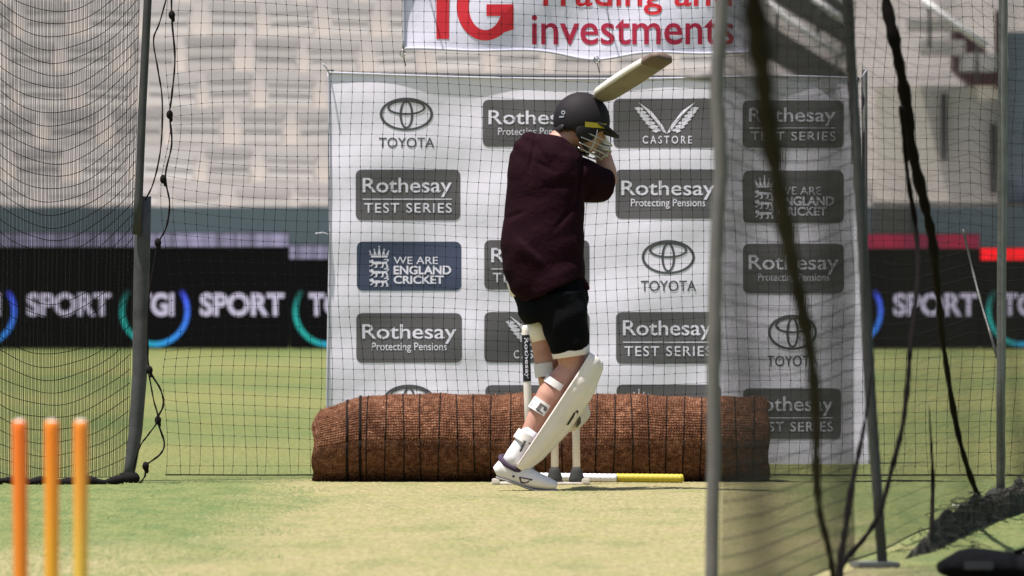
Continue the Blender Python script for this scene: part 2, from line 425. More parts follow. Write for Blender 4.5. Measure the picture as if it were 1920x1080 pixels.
tag(blades(), 'closely mown turf, straw on the pitch and green either side', 'grass', kind='stuff')

# ------------------------------------------------------------------ far stand, boards
def stand():
    root = thing('grandstand', (0, 92, 0), 'pale concrete grandstand rising in steps behind the black boundary screens', 'grandstand')
    z0 = 1.10; b = MB()
    nrow = 13
    for r in range(nrow):
        y0 = 94 + r * .85; zt = z0 + r * .36
        b.box((0, y0 + .425 + .0, zt / 2), (30, .85 - .004, zt), mi=0)
    b.build('terrace_steps', M['concrete'], root, smooth=False)
    fw = MB(); a = P(0, 388, 92); c = P(0, 445, 92)
    fw.box((0, 92.1, a.z / 2), (30, .2, a.z), bev=.01)
    fw.build('front_wall', M['green_wall'], root, smooth=False)
    cp = MB(); cp.box((0, 93.1, 1.05), (30, 1.75, .1)); cp.build('walkway', M['concrete'], root, smooth=False)
    # right hand side: beige parapet with rails, stair well and flights
    wl = MB(); p0 = P(1640, 150, 93.2); p1 = P(2120, 384, 93.2)
    wl.box(((p0.x + p1.x) / 2, 93.2, 2.2 / 2 + .2), (p1.x - p0.x, .12, 2.1), bev=.01)
    wl.build('parapet', M['concrete2'], root, smooth=False)
    for (px, ya, yb) in ((1770, 175, 300), (1863, 232, 362), (1893, 255, 330), (1712, 385, 440)):
        q0 = P(px, ya, 93.05); q1 = P(px, yb, 93.05); k = MB(); k.box(((q0.x), 93.08, (q0.z + q1.z) / 2), (.055, .06, q0.z - q1.z), bev=.008); k.build('post', M['dark_steel'], root, smooth=False)
    q = MB(); q0 = P(1636, 383, 92.9); q1 = P(2120, 383, 92.9); q.tube([q0, q1], .022); q.build('wall_rail', M['dark_steel'], root)
    q0 = P(1636, 388, 91.85); q1 = P(1709, 440, 91.85); k = MB(); k.box(((q0.x + q1.x) / 2, 91.9, (q0.z + q1.z) / 2), (q1.x - q0.x, .2, q0.z - q1.z), bev=.01); k.build('wall_box', M['dark_steel'], root, smooth=False)
    # dark stair flights
    for (xa, ya, xb, yb, th, m) in ((1395, 15, 1597, 143, 62, 'dark_steel'), (1455, -70, 1597, 16, 70, 'dark_steel'), (1790, 35, 1900, 150, 95, 'maroon_steel')):
        d = 93.6; k = MB(); u0 = P(xa, ya, d); u1 = P(xb, yb, d); hh = th / F * d
        vs = []
        for y in (d - .1, d + .9):
            for pt, s_ in ((u0, 0), (u1, 0), (u1, -hh), (u0, -hh)): vs.append((pt.x, y, pt.z + s_))
        k.add(vs, [(0, 3, 2, 1), (4, 5, 6, 7), (0, 1, 5, 4), (1, 2, 6, 5), (2, 3, 7, 6), (3, 0, 4, 7)])
        k.build('stair_flight', M[m], root, smooth=False)
    # landing slabs on the right
    for (xa, ya, xb, yb, m) in ((1700, 35, 1800, 60, 'seat'), (1725, 75, 1810, 105, 'seat'), (1800, 100, 1890, 135, 'seat_pale'), (1886, 60, 1990, 380, 'green_wall'), (1866, 20, 1884, 165, 'maroon_steel')):
        d = 93.0; u0 = P(xa, ya, d); u1 = P(xb, yb, d); k = MB()
        k.box(((u0.x + u1.x) / 2, d, (u0.z + u1.z) / 2), (u1.x - u0.x, .16, u0.z - u1.z), bev=.01); k.build('stair_panel', M[m], root, smooth=False)
    # seats
    sm = MB()
    sm.box((0, .04, .255), (.48, .05, .11), bev=.02); sm.box((0, -.005, .156), (.45, .06, .085), mi=1, bev=.02)
    sm.box((0, .0, .056), (.46, .07, .112), mi=1, bev=.015)
    me = sm.mesh('stand_seat'); me.materials.append(M['seat']); me.materials.append(M['seat_base']); me.polygons.foreach_set('material_index', sm.m)
    me.polygons.foreach_set('use_smooth', [False] * len(me.polygons))
    first = None
    for r in range(8):
        for k in range(-11, 11):
            x = k * .60 + (.26 if r % 2 else .02) + .05 * math.sin(r * 2.1)
            y = 94.35 + r * .85; px = 960 + F * x / y
            if px > 1440 + r * 2 - 30 or px < -150: continue
            if first is None:
                o = bpy.data.objects.new('stand_seat', me); COL.objects.link(o); first = o
                tag(o, 'grey tip-up seat in a row on the pale concrete steps', 'seat', 'tip-up seats in the stand')
            else:
                o = first.copy(); COL.objects.link(o)
            o.location = (x + random.uniform(-.03, .03), y, 1.10 + r * .36); o.scale = (random.uniform(.9, 1.12), 1, random.uniform(.88, 1.15)); o.rotation_euler = (random.uniform(-.1, .1), random.uniform(-.05, .05), random.uniform(-.1, .1))
    # handrails (each stands on the steps)
    for (xa, ya, xb, yb, lab) in ((1438, 5, 1592, 116, 'white sloping handrail running down to the leaning dark pole'),
                                  (1525, -4, 1592, 44, 'short white sloping handrail at the top beside the leaning dark pole'),
                                  (1728, -2, 1850, 86, 'white sloping handrail above the beige parapet')):
        d = 92.7; u0 = P(xa, ya, d); u1 = P(xb, yb, d); t = thing('handrail', (u1.x, d, u1.z - .35), lab, 'handrail')
        k = MB(); k.tube([u0, u0.lerp(u1, .5) - Vector((0, 0, .01)), u1], .034); k.build('rail', M['rail'], t)
        for s_ in (.12, .85):
            e = u0.lerp(u1, s_); k = MB(); k.tube([e, e - Vector((0, 0, .4))], .018); k.build('rail_post', M['dark_steel'], t)
stand()

def board(x0, x1, ytop, label, band, strip=30, blur=False):
    d = 85.6; a = P(x0, ytop, d); c = P(x1, 655, d); zt = a.z
    t = thing('boundary_screen', ((a.x + c.x) / 2, d, 0), label, 'screen', 'boundary advertising screens')
    k = MB(); zb = .01; zs = zt - strip / F * d
    k.box(((a.x + c.x) / 2, d + .15, (zt + zb) / 2), (c.x - a.x + .004, .22, zt - zb), bev=.01); k.build('case', M['led_case'], t, smooth=False)
    k = MB(); k.box(((a.x + c.x) / 2, d + .025, (zs + zb + .01) / 2), (c.x - a.x - .002, .03, zs - zb - .014)); k.build('screen_face', M['led'], t, smooth=False)
    nx = max(2, int((x1 - x0) / 7)); ny = 7; vs = []; cs = []; fs = []
    for i in range(ny):
        for j in range(nx):
            px = x0 + (x1 - x0) * j / (nx - 1); z = zs + .012 + (zt - zs - .02) * i / (ny - 1)
            vs.append(((px - 960) / F * d, d + .005, z)); cs.append(band(px, i / (ny - 1)))
    for i in range(ny - 1):
        for j in range(nx - 1):
            q = i * nx + j; fs.append((q, q + 1, q + nx + 1, q + nx))
    k = MB(); k.add(vs, fs); o = k.build('lit_band', M['led_band'], t, smooth=False); color_attr(o.data, cs)
    return t
def purple(px, v):
    n = .5 + .5 * math.sin(px * .21 + 3 * math.sin(px * .043)) * math.cos(px * .083 + 1)
    row = .25 + .75 * abs(math.sin(v * math.pi * 2.0 + .6)); g = row * (.3 + 1.0 * n) * (.75 if px < 280 else 1)
    if 205 < px < 216: g *= .1
    return (.30 * g + .02, .27 * g + .02, .40 * g + .03)
def red1(px, v): g = .8 + .2 * math.sin(px * .05); return (.34 * g, .012, .05)
def red2(px, v): return (1.5, .006, .02)
boards = [board(-720, 541, 435, 'black boundary screen with the purple lit strip at far left', purple),
          board(543, 1150, 458, 'black boundary screen mostly behind the white backdrop, its strip set lower', purple),
          board(1152, 1837, 438, 'black boundary screen with a dull crimson strip right of the backdrop', red1),
          board(1839, 2900, 464, 'black boundary screen with the bright red strip at far right', red2, strip=26)]
def board_prints():
    d = 85.6; fn = lambda px, py, lift: Vector(((px - 960) / F * d, d + .008 - lift, H - (py - HOR) / F * d))
    limits = [(-720, 541), (543, 1150), (1152, 1837), (1839, 2900)]
    def owner(px):
        for (a, c), t in zip(limits, boards):
            if a - 2 <= px <= c + 2: return t
        return boards[-1]
    for k in range(-2, 9):
        cx = -35 + 325 * k
        # ring, open at the top, teal to blue
        for (nm, mt) in (('ring', 'led_ring'),):
            n = 60; vs = []; fs = []; cs = []
            for i in range(n + 1):
                th = R(-38) + (R(360 - 104)) * i / n  # screen angle, clockwise from right going down
                for rr in (66, 56.5):
                    vs.append((cx + rr * math.cos(th), 583 + rr * math.sin(th) * 1.02))
                s_ = i / n; blue = np.array([.045, .05, .62]); teal = np.array([.01, .27, .24]); mid = np.array([.02, .22, .55])
                c = blue * (1 - s_ / .42) + mid * (s_ / .42) if s_ < .42 else mid * (1 - (s_ - .42) / .18) + teal * ((s_ - .42) / .18) if s_ < .6 else teal
                c = c * min(1, (1 - s_) * 5 + .05) * min(1, s_ * 14 + .12); cs += [c, c]
            for i in range(n): fs.append((2 * i, 2 * i + 2, 2 * i + 3, 2 * i + 1))
            for t in boards:
                lo, hi = limits[boards.index(t)]
                keep = [f for f in fs if lo <= np.mean([vs[q][0] for q in f]) < hi + 2]
                if not keep: continue
                b = MB(); b.add([fn(x, y, 0) for x, y in vs], keep); o = b.build('screen_ring', M['led_ring'], t, smooth=False); color_attr(o.data, cs)
        for (tx, x0, x1, off) in (('TGI', cx - 36, cx + 36, .035), ('SPORT', cx + 85, cx + 243, .035)):
            v, f = fit_text(tx, x0, 549, x1, 593, off)
            for t in boards:
                lo, hi = limits[boards.index(t)]
                keep = [q for q in f if lo <= np.mean([v[i][0] for i in q]) < hi + 2]
                if not keep: continue
                used = sorted({i for q in keep for i in q}); ix = {u: i for i, u in enumerate(used)}
                b = MB(); b.add([fn(v[u][0], v[u][1], 0) for u in used], [tuple(ix[i] for i in q) for q in keep]); b.build('screen_lettering', M['led_text'], t, smooth=False)
board_prints()

# ------------------------------------------------------------------ white sponsor backdrop
DB = 48.7
def bd(px, py, lift=0):
    """a point of the hanging backdrop cloth"""
    wv = .0065 * math.sin(px * .021 + py * .008) + .0035 * math.sin(px * .047 - py * .019 + 1) + .002 * math.sin(py * .05 + px * .012)
    e = max(0, (px - 1500) / 130) * max(0, (320 - py) / 190); wv += .02 * e * math.sin((px - py * .6) * .11)
    d = DB + wv; q = P(px, py, DB); return Vector((q.x, d - lift, q.z))
def backdrop():
    t = thing('sponsor_backdrop', (P(1120, 870, DB).x, DB, 0), 'wide white cloth backdrop printed with rows of grey logo panels behind the batter', 'backdrop')
    ncx, ncy = 110, 80; vs = []; fs = []
    for j in range(ncy + 1):
        v = j / ncy
        for i in range(ncx + 1):
            u = i / ncx
            xl = 616 + 3 * math.sin(v * 5); xr = 1604 + 24 * v + 4 * math.sin(v * 7)
            px = xl + (xr - xl) * u
            top = 136 + 12 * math.sin(math.pi * u) + (10 * max(0, u - .85) / .15) ; bot = 876 - 6 * u
            vs.append(bd(px, top + (bot - top) * v))
    for j in range(ncy):
        for i in range(ncx):
            a = j * (ncx + 1) + i; fs.append((a, a + 1, a + ncx + 2, a + ncx + 1))
    b = MB(); b.add(vs, fs); b.build('cloth', M['cloth'], t)
    hm = MB(); n_ = ncx + 1
    hm.tube([Vector(vs[i]) - Vector((0, .003, 0)) for i in range(n_)], .006, 6)
    hm.build('top_hem', M['seam'], t)
    hm = MB(); hm.tube([Vector(vs[j * n_]) for j in range(ncy + 1)], .007, 6); hm.tube([Vector(vs[j * n_ + ncx]) for j in range(ncy + 1)], .007, 6); hm.build('side_hem', M['seam'], t)
    fr = MB()
    for px in (620, 1622): fr.tube([bd(px, 130) + Vector((0, .06, 0)), Vector((bd(px, 870).x, DB + .06, 0))], .014, 8)
    fr.tube([bd(618, 140) + Vector((0, .06, 0)), bd(1612, 150) + Vector((0, .06, 0))], .014, 8); fr.build('frame', M['pole_dark'], t)
    # corner ties
    for (a, c) in (((618, 140), (606, 120)), ((1604, 168), (1625, 130)), ((618, 440), (592, 438))):
        k = MB(); k.tube([bd(*a), bd((a[0] + c[0]) / 2, (a[1] + c[1]) / 2 - 3) - Vector((0, .03, 0)), bd(*c) - Vector((0, .05, 0))], .004, 6); k.build('tie', M['seam'], t)

    def panel(x0, y0, x1, y1, kind):
        wd = x1 - x0; hd = y1 - y0; X = lambda u: x0 + u * wd / 196; Y = lambda v: y0 + v * hd / 94
        f = Flat(); f.add(rrect(x0, y0, x1, y1, 11)); p = f.build('logo_panel', M['panel_blue' if kind == 'ENGB' else 'panel'], bd, .0013, t)
        g = Flat()
        if kind in ('TEST', 'PP'):
            if kind == 'TEST':
                g.poly([(X(13) + .196 * (X(180) - X(13)) + 1.7 * math.cos(a), Y(37) + 1.7 * math.sin(a)) for a in np.arange(0, 6.2, .8)])
                g.add(fit_text('Rothesay', X(13), Y(15), X(180), Y(51), .008)); g.add(rrect(X(13), Y(54), X(180), Y(55.6), .5, 10, 3))
                g.add(fit_text('TEST SERIES', X(16), Y(62), X(180), Y(80), .004, 1.15))
            else:
                g.poly([(X(11) + .196 * (X(186) - X(11)) + 1.7 * math.cos(a), Y(43) + 1.7 * math.sin(a)) for a in np.arange(0, 6.2, .8)])
                g.add(fit_text('Rothesay', X(11), Y(21), X(186), Y(58), .008)); g.add(fit_text('Protecting Pensions', X(29), Y(56), X(168), Y(75), .002))
        elif kind == 'CAST':
            wings(g, X(100), Y(37), 53 * wd / 196, 30 * hd / 94); g.add(fit_text('CASTORE', X(55), Y(71), X(147), Y(86), .012, 1.5))
        else:
            crest(g, X(42), Y(8), 19 * wd / 196, 80 * hd / 94)
            g.add(fit_text('WE ARE', X(69), Y(29), X(152), Y(43), .002)); g.add(fit_text('ENGLAND', X(69), Y(46), X(177), Y(63), .03)); g.add(fit_text('CRICKET', X(69), Y(65), X(163), Y(81), .03))
        g.build('panel_lettering', M['print_white'], bd, .0028, p)
    def wings(g, cx, cy, a, h):
        for s_ in (-1, 1):
            # spine feather
            g.poly([(cx + s_ * a * .00, cy + h * 1.0), (cx + s_ * a * .16, cy + h * .45), (cx + s_ * a * .55, cy - h * .45), (cx + s_ * a * 1.0, cy - h), (cx + s_ * a * .72, cy - h * .48), (cx + s_ * a * .36, cy + h * .30), (cx + s_ * a * .12, cy + h * .9)][::s_])
            for k in range(7):
                u = k / 6; bx = a * (.22 + .62 * u); by = h * (.72 - 1.35 * u)
                L = a * (.30 + .05 * math.sin(u * 3)); q = .62
                g.poly([(cx + s_ * bx, cy + by - h * .02), (cx + s_ * (bx + L * .6), cy + by - h * .07), (cx + s_ * (bx + L), cy + by + h * .10 - h * .12 * u), (cx + s_ * (bx + L * .5), cy + by + h * .235)][::s_])
                g.poly([(cx + s_ * (bx - a * .05), cy + by + h * .03), (cx + s_ * (bx + L * .30), cy + by + h * .02), (cx + s_ * (bx + L * .15), cy + by + h * .17)][::s_])
    def crest(g, cx, y0, a, h):
        # crown
        yb = y0 + h * .28; g.add(rrect(cx - a * .85, yb - h * .045, cx + a * .85, yb, 1, 6, 3))
        for k, (u, hh) in enumerate(((-.95, .15), (-.5, .19), (0, .26), (.5, .19), (.95, .15))):
            g.poly([(cx + a * (u * .8 - .17), yb - h * .055), (cx + a * u * .95, yb - h * hh), (cx + a * (u * .8 + .17), yb - h * .055)])
            vs = [(cx + a * u * .97 + 1.5 * math.cos(q), yb - h * hh + 1.5 * math.sin(q)) for q in np.linspace(0, 2 * math.pi, 7)[:-1]]; g.poly(vs)
        # three walking beasts
        for r in range(3):
            y = y0 + h * (.33 + .225 * r); L = h * .205
            S = lambda pts: g.poly([(cx + a * px, y + L * py) for px, py in pts])
            S([(-.72, .30), (-.2, .22), (.45, .28), (.72, .22), (.78, .48), (.2, .52), (-.6, .58)])
            S([(-.98, .10), (-.62, .0), (-.52, .30), (-.62, .46), (-.95, .36)])
            S([(-.70, .5), (-.52, .5), (-.74, .78), (-.98, .80), (-.95, .70), (-.8, .68)])
            S([(-.35, .5), (-.15, .5), (-.22, .95), (-.5, .97), (-.48, .88), (-.36, .86)])
            S([(.30, .46), (.5, .46), (.38, .95), (.1, .97), (.14, .87), (.26, .85)])
            S([(.58, .42), (.78, .42), (.92, .93), (.66, .97), (.66, .88), (.76, .84)])
            S([(.70, .24), (.80, .30), (.98, .04), (.80, -.10), (.46, -.04), (.44, .05), (.76, .03), (.86, .08)])
    def toyota(cx, cy, a, b, ty0, ty1):
        g = Flat(); g.add(ell_ring(cx, cy, a, b, 5)); g.add(ell_ring(cx, cy - b * .40, a * .72, b * .46, 4.5)); g.add(ell_ring(cx, cy + b * .02, a * .26, b * .86, 4.5))
        g.add(fit_text('TOYOTA', cx - a * 1.03, ty0, cx + a * 1.05, ty1, .006)); g.build('logo_print', M['print_dark'], bd, .0013, t)
    for q in ((667, 318, 863, 413, 'TEST'), (669, 453, 865, 545, 'ENGB'), (668, 587, 866, 680, 'PP'), (905, 187, 1100, 275, 'PP'), (908, 450, 1105, 543, 'TEST'),
              (908, 585, 1105, 680, 'CAST'), (910, 722, 1106, 815, 'PP'), (1150, 185, 1346, 277, 'CAST'), (1154, 318, 1350, 410, 'PP'), (1155, 585, 1350, 682, 'TEST'),
              (1156, 721, 1352, 815, 'ENG'), (1392, 188, 1582, 277, 'TEST'), (1393, 320, 1582, 418, 'ENG'), (1393, 457, 1582, 550, 'PP'), (1393, 728, 1577, 823, 'TEST')): panel(*q)
    toyota(762, 214, 50, 31, 258, 277); toyota(1005, 347, 50, 31, 391, 410); toyota(1253, 482, 50, 32, 526, 546); toyota(1486, 623, 46, 33, 667, 687); toyota(767, 753, 50, 32, 797, 816)
backdrop()

# ------------------------------------------------------------------ red and white sign above
DS = 47.6
def sg(px, py, lift=0):
    q = P(px, py, DS); return Vector((q.x, DS + .012 * math.sin(px * .018 + py * .02) + .002 * math.sin(px * .06) - lift, q.z))
def sign():
    t = thing('hanging_banner', P(1080, 100, DS), 'white hanging banner with red lettering above the backdrop', 'banner')
    vs = []; fs = []; n, m = 90, 24
    for j in range(m + 1):
        for i in range(n + 1):
            u = i / n; v = j / m; px = 757 + 653 * u
            bot = 92 + 14 * math.exp(-((px - 1118) / 70) ** 2) + 1.5 * math.sin(px * .03) + 8 * u
            vs.append(sg(px, -190 + (bot + 190) * v))
    for j in range(m):
        for i in range(n):
            a = j * (n + 1) + i; fs.append((a, a + 1, a + n + 2, a + n + 1))
    b = MB(); b.add(vs, fs); b.build('cloth', M['cloth2'], t)
    k = MB(); k.tube([Vector(vs[m * (n + 1) + i]) - Vector((0, .004, 0)) for i in range(n + 1)], .007, 6); k.build('bottom_hem', M['seam'], t)
    k = MB(); k.tube([Vector(vs[j * (n + 1)]) - Vector((0, .004, 0)) for j in range(m + 1)], .009, 6); k.build('side_hem', M['seam'], t)
    for (px, py) in ((755, 100), (1118, 112)):
        k = MB(); c = sg(px, py, .01)
        k.tube([c + Vector((.012 * math.cos(a), 0, .016 * math.sin(a))) for a in np.linspace(0, 2 * math.pi, 13)], .003, 6); k.tube([c, c + Vector((.015, .03, -.06))], .003, 5); k.build('eyelet', M['eyelet'], t)
    k = MB()
    for px in (757, 1083, 1408): k.tube([sg(px, -190), Vector((sg(px, 0).x, 46.3, 3.0))], .004, 5)
    k.build('hanging_cord', M['rope'], t)
    g = Flat(); g.poly([(818, -48), (842, -48), (842, 73), (818, 73)])
    # the G
    vs, fs = ell_ring(910, 12, 54, 64, 23, 44, R(12), R(312)); g.add((vs, fs)); g.poly([(912, 8), (963, 8), (963, 55), (942, 62), (942, 30), (912, 30)])
    g.build('banner_emblem', M['red'], sg, .002, t)
    g = Flat(); g.add(fit_text('Trading and', 1000, -40, 1372, 28, .010)); g.build('banner_lettering', M['red'], sg, .002, t)
    g = Flat(); g.add(fit_text('investments', 997, 28, 1376, 84, .010)); g.build('banner_lettering', M['crimson'], sg, .002, t)
sign()

# ------------------------------------------------------------------ nets
def net_grid(name, label, fn, nu, nv, r, kr, m, group=None, hems=(), cat='net', r2=None):
    """fn(u index, v index) -> point; one thread mesh with knots, plus hem ropes"""
    G = np.array([[fn(i, j) for j in range(nv + 1)] for i in range(nu + 1)], float)
    lines = [G[i] for i in range(nu + 1)] + [G[:, j] for j in range(nv + 1)]
    base = Vector(G[nu // 2, 0]); t = thing(name, base, label, cat, group)
    bm_ = bmesh.new()
    for L_, rr_, kn in ((lines[:nu + 1], r, G.reshape(-1, 3) if kr else None), (lines[nu + 1:], r2 or r, None)):
        q_ = strands(L_, rr_, 3, kn, kr); bm_.from_mesh(q_); bpy.data.meshes.remove(q_)
    me = bpy.data.meshes.new('netting'); bm_.to_mesh(me); bm_.free(); me.materials.append(m)
    o = link('netting', me, t, smooth=False)
    for h in hems:
        pts = G[:, 0] if h == 'bottom' else G[:, -1] if h == 'top' else G[0] if h == 'start' else G[-1]
        k = MB(); k.tube([Vector(p) for p in pts], .0035 if h == 'bottom' else .006, 6); k.build('hem_rope', M['rope'], t)
    return t, G
def sn(a, b, c): return math.sin(a * 1.7 + 1.3 * math.sin(b * 1.1 + c)) * .6 + math.sin(b * 2.3 + a * .7 + c * 2) * .4
# back net: hangs just behind the matting roll
XL = P(318, 0, 46.25).x; CELL = .0495
def back(i, j):
    x = XL + i * CELL; z = .018 + j * CELL
    e = math.exp(-i / 5.0)
    z2 = z - .10 * (1 - math.exp(-(x - XL) * .9)) * (z / 2.2) * .6 - .022 * sn(x * 1.4, z * 1.2, 0) - .012 * sn(x * 3.1, z * 2.7, 4) + .05 * e * math.sin(z * 6)
    crumple = max(0, .16 - z) / .16
    x2 = x + .014 * sn(z * 2.3, x * 1.5, 2) + .006 * math.sin(z * 9 + x * 4) - .03 * e * (1 - math.cos(z * 7.5)) * 0.5 + crumple * .012 * math.sin(x * 40)
    return (x2, 46.25 + .05 * sn(x, z, 1) + crumple * .03 * math.sin(x * 7), max(.006, z2 if z > .1 else z * .85))
net_grid('back_net', 'black mesh net hung between the batter and the white backdrop', back, 92, 62, .00105, .0034, M['net'], r2=.0007, hems=('bottom', 'top'))
# gathered curtain of net at the far left
def curtain(i, j):
    u = i / 112; z = .05 + j * .058; x0 = P(-30, 0, 45.7).x; x1 = P(262, 0, 45.7).x
    s_ = 4 * u * (1 - u)
    px = x0 + (x1 - x0) * u - .03 * u * (z < 0)
    sag = .21 * (abs(2 * u - .92) ** 1.9) * (1 if z > .9 else .35 + .6 * z)
    zz = z - .22 + sag + .004 * math.sin(i * .13 + j)
    lean = -.06 * (1 - z / 2.2) * u
    return (px + lean + .0012 * math.sin(i * 2.4 + j * .35), 45.72 + .014 * math.sin(i * 1.9 + .3 * math.sin(j * .4)) - .25 * (1 - u), max(.02, zz))
t, G = net_grid('gathered_net', 'bunched curtain of fine net hanging left of the left pole', curtain, 112, 58, .0014, 0, M['net_green'], r2=.0019)
k = MB(); pts = []
for q in np.linspace(-40, 232, 40):
    pts.append(Vector(((q - 960) / F * 45.25, 45.25 - .1 * (1 - (q + 40) / 272), .015 + .006 * math.sin(q * .09))))
k.tube(pts, [.015 + .006 * math.sin(i * .7) * math.sin(i * .23) + .006 * random.random() for i in range(40)], 9); k.build('hem_roll', M['rope'], t)
# side net running away from the near pole on the right to the back corner
def sxx(d): return .622 + .121 * (d - 30.2)
def side(i, j):
    d = 30.25 + i * .058; z = .03 + j * .056
    ph = (d - 30.2) / 5.1
    zz = z - .10 * abs(math.sin(math.pi * ph)) * (z / 2.4) + .01 * sn(d * .9, z, 3)
    return (sxx(d) + .006 * math.sin(d * 2.1 + z * .9) * (1 - .3 * z) + .008 * sn(d, z * 2, 5), d, max(.01, zz))
net_grid('side_net', 'dense dark side net between the wavy pale pole and the leaning dark pole', side, 82, 54, .0021, 0, M['net_green'], hems=('bottom', 'top'))
def side_far(i, j):
    return side(82 + i, j)
net_grid('side_net', 'thinner dark side net from the leaning pole to the far right pole and beyond', side_far, 190, 54, .0011, 0, M['net_green'], hems=('bottom', 'top'), r2=.0008)
# ------------------------------------------------------------------ poles
def pole(name, pts, r, m, label, parts=(), group='net poles'):
    b0 = Vector(pts[-1]); t = thing(name, (b0.x, b0.y, 0), label, 'pole', group)
    k = MB(); k.tube(pts, r, 14); k.build('tube', m, t)
    return t
def ppath(xy, d0, d1=None):
    out = []
    for x, y in xy: out.append(P(x, y, d0))
    return out
# left pole: thin upper tube slipped into a thicker lower sleeve
t = pole('net_pole', [Vector((P(293, -300, 45.45).x, 45.45, 3.05)), P(277, 0, 45.45), P(267, 200, 45.45), P(260, 376, 45.45), P(256, 440, 45.45)], .019, M['pole_dark'], 'tall thin grey pole beside the bunched net on the left, thicker below')
k = MB(); k.tube([P(269, 368, 45.5), P(267, 450, 45.5), P(264, 560, 45.5), P(262, 700, 45.5), P(254, 810, 45.5), P(245, 870, 45.5), Vector((P(240, 890, 45.5).x, 45.5, 0))], [.036, .038, .036, .035, .032, .028, .022], 14); k.build('sleeve', M['sleeve'], t)
k = MB(); c = Vector((P(242, 890, 45.5).x, 45.5, .02)); k.ball(c, (.05, .05, .035)); k.build('foot_clump', M['rope'], t)
# near right pole with a bent tube and a stub
d = 30.2
t = pole('net_pole', [Vector((P(1356, -300, d).x, d, 2.55))] + ppath(((1353, 0), (1350, 60), (1345, 130), (1343, 170), (1349, 250), (1352, 320), (1346, 400), (1341, 520), (1338, 700), (1339, 860), (1336, 960), (1335, 1080)), d) + [Vector((P(1337, 0, d).x, d, 0))], .0215, M['pole_pale'], 'wavy pale grey pole crossing the right part of the backdrop')
k = MB(); k.tube([P(1338, 146, d), P(1310, 145, d), P(1282, 145, d)], [.014, .012, .008], 10); k.build('stub_arm', M['pole_pale'], t)
k = MB(); k.box((P(1337, 0, d).x, d, .012), (.22, .22, .024), bev=.004); k.build('base_plate', M['pole_dark'], t, smooth=False)
d = gd(1064)
t = pole('net_pole', [Vector((P(1571, -300, d).x, d, 2.6))] + ppath(((1589, 0), (1600, 180), (1611, 360), (1623, 560), (1634, 760), (1645, 920)), d) + [Vector((P(1655, 1062, d).x, d, 0))], .0185, M['pole_dark'], 'leaning dark pole along the right edge of the backdrop')
k = MB(); k.box((P(1640, 0, d).x, d, .01), (.15, .15, .02), rz=.2, bev=.004); k.build('base_plate', M['pole'], t, smooth=False)
d = gd(948)
t = pole('net_pole', [Vector((P(1888, -300, d).x, d, 2.95))] + ppath(((1881, 0), (1879, 400), (1877, 700)), d) + [Vector((P(1876, 948, d).x, d, 0))], .0195, M['pole'], 'straight grey pole at the far right standing in the heaped net')
k = MB(); k.ball((P(1876, 948, d).x, d, .03), (.07, .07, .05)); k.build('base_weight', M['rubber'], t)

# ------------------------------------------------------------------ ropes
def rope(xyd, r, m, name, label, cat='rope', knots=(), group=None, taper=(1, 1)):
    pts = [P(*q) for q in xyd]
    # smooth
    fine = []
    for i in range(len(pts) - 1):
        p0 = pts[max(i - 1, 0)]; p1 = pts[i]; p2 = pts[i + 1]; p3 = pts[min(i + 2, len(pts) - 1)]
        for s_ in np.linspace(0, 1, 7)[:-1]:
            fine.append(.5 * ((2 * p1) + (p2 - p0) * s_ + (2 * p0 - 5 * p1 + 4 * p2 - p3) * s_ ** 2 + (3 * p1 - p0 - 3 * p2 + p3) * s_ ** 3))
    fine.append(pts[-1]); k = MB()
    rr = [r * np.interp(i / max(1, len(fine) - 1), np.linspace(0, 1, len(taper)), taper) * (1 + .18 * math.sin(i * 1.9) + .12 * math.sin(i * .7 + 1)) for i in range(len(fine))]
    k.tube(fine, rr, 8)
    o = k.build(name, m, loc=fine[-1]); tag(o, label, cat, group)
    for (x, y, d) in knots:
        c = P(x, y, d); q = MB(); q.ball(c, (.016, .016, .021), 9, 6); q.ball(c + Vector((.008, -.004, -.02)), (.007, .007, .014), 7, 5)
        q.build('knot', m, o)
    return o
Dl = 45.35
rope([(322, -60, Dl), (322, 30, Dl), (328, 110, Dl), (322, 180, Dl), (318, 215, Dl), (322, 270, Dl), (310, 330, Dl), (318, 380, Dl), (312, 425, Dl), (297, 456, Dl), (288, 500, Dl), (279, 560, Dl), (277, 640, Dl), (280, 692, Dl), (301, 730, Dl), (306, 760, Dl), (296, 788, Dl), (308, 830, Dl), (300, 852, Dl), (275, 872, Dl), (272, 892, Dl), (262, 906, 45.4)],
     .0042, M['rope'], 'lacing_rope', 'black knotted lacing rope down the edge of the back net beside the left pole', knots=((322, 28, Dl), (318, 215, Dl), (306, 336, Dl), (296, 455, Dl), (280, 694, Dl), (296, 788, Dl), (273, 874, Dl)))
rope([(322, -40, 45.3), (300, 40, 45.3), (288, 75, 45.3), (296, 130, 45.3), (304, 185, 45.3), (303, 260, 45.3), (296, 310, 45.3), (285, 350, 45.3), (272, 375, 45.35)], .0036, M['rope'], 'lacing_rope', 'loose black cord loop swinging off the upper left pole')
rope([(279, 700, 45.3), (288, 750, 45.3), (296, 786, 45.3), (278, 815, 45.3), (262, 838, 45.3), (250, 880, 45.35)], .0036, M['rope'], 'lacing_rope', 'short black cord looping back to the foot of the left pole')
rm = M['rope_brown']
rope([(1405, -120, 18.5), (1413, 0, 18.8), (1428, 120, 19.4), (1440, 230, 20.2), (1462, 360, 21.4), (1483, 480, 23.6), (1506, 590, 24.6), (1522, 680, 25.6), (1530, 780, 27), (1531, 880, 28.6), (1537, 960, 30), (1552, 1020, 31.2), (1562, 1075, 32.2), (1566, 1110, 32.7)], .025, rm, 'net_fold', 'thick black blurred fold of net crossing the right logo column and tapering to the grass', 'net fold', taper=(1, .95, .85, .68, .5, .40, .40))
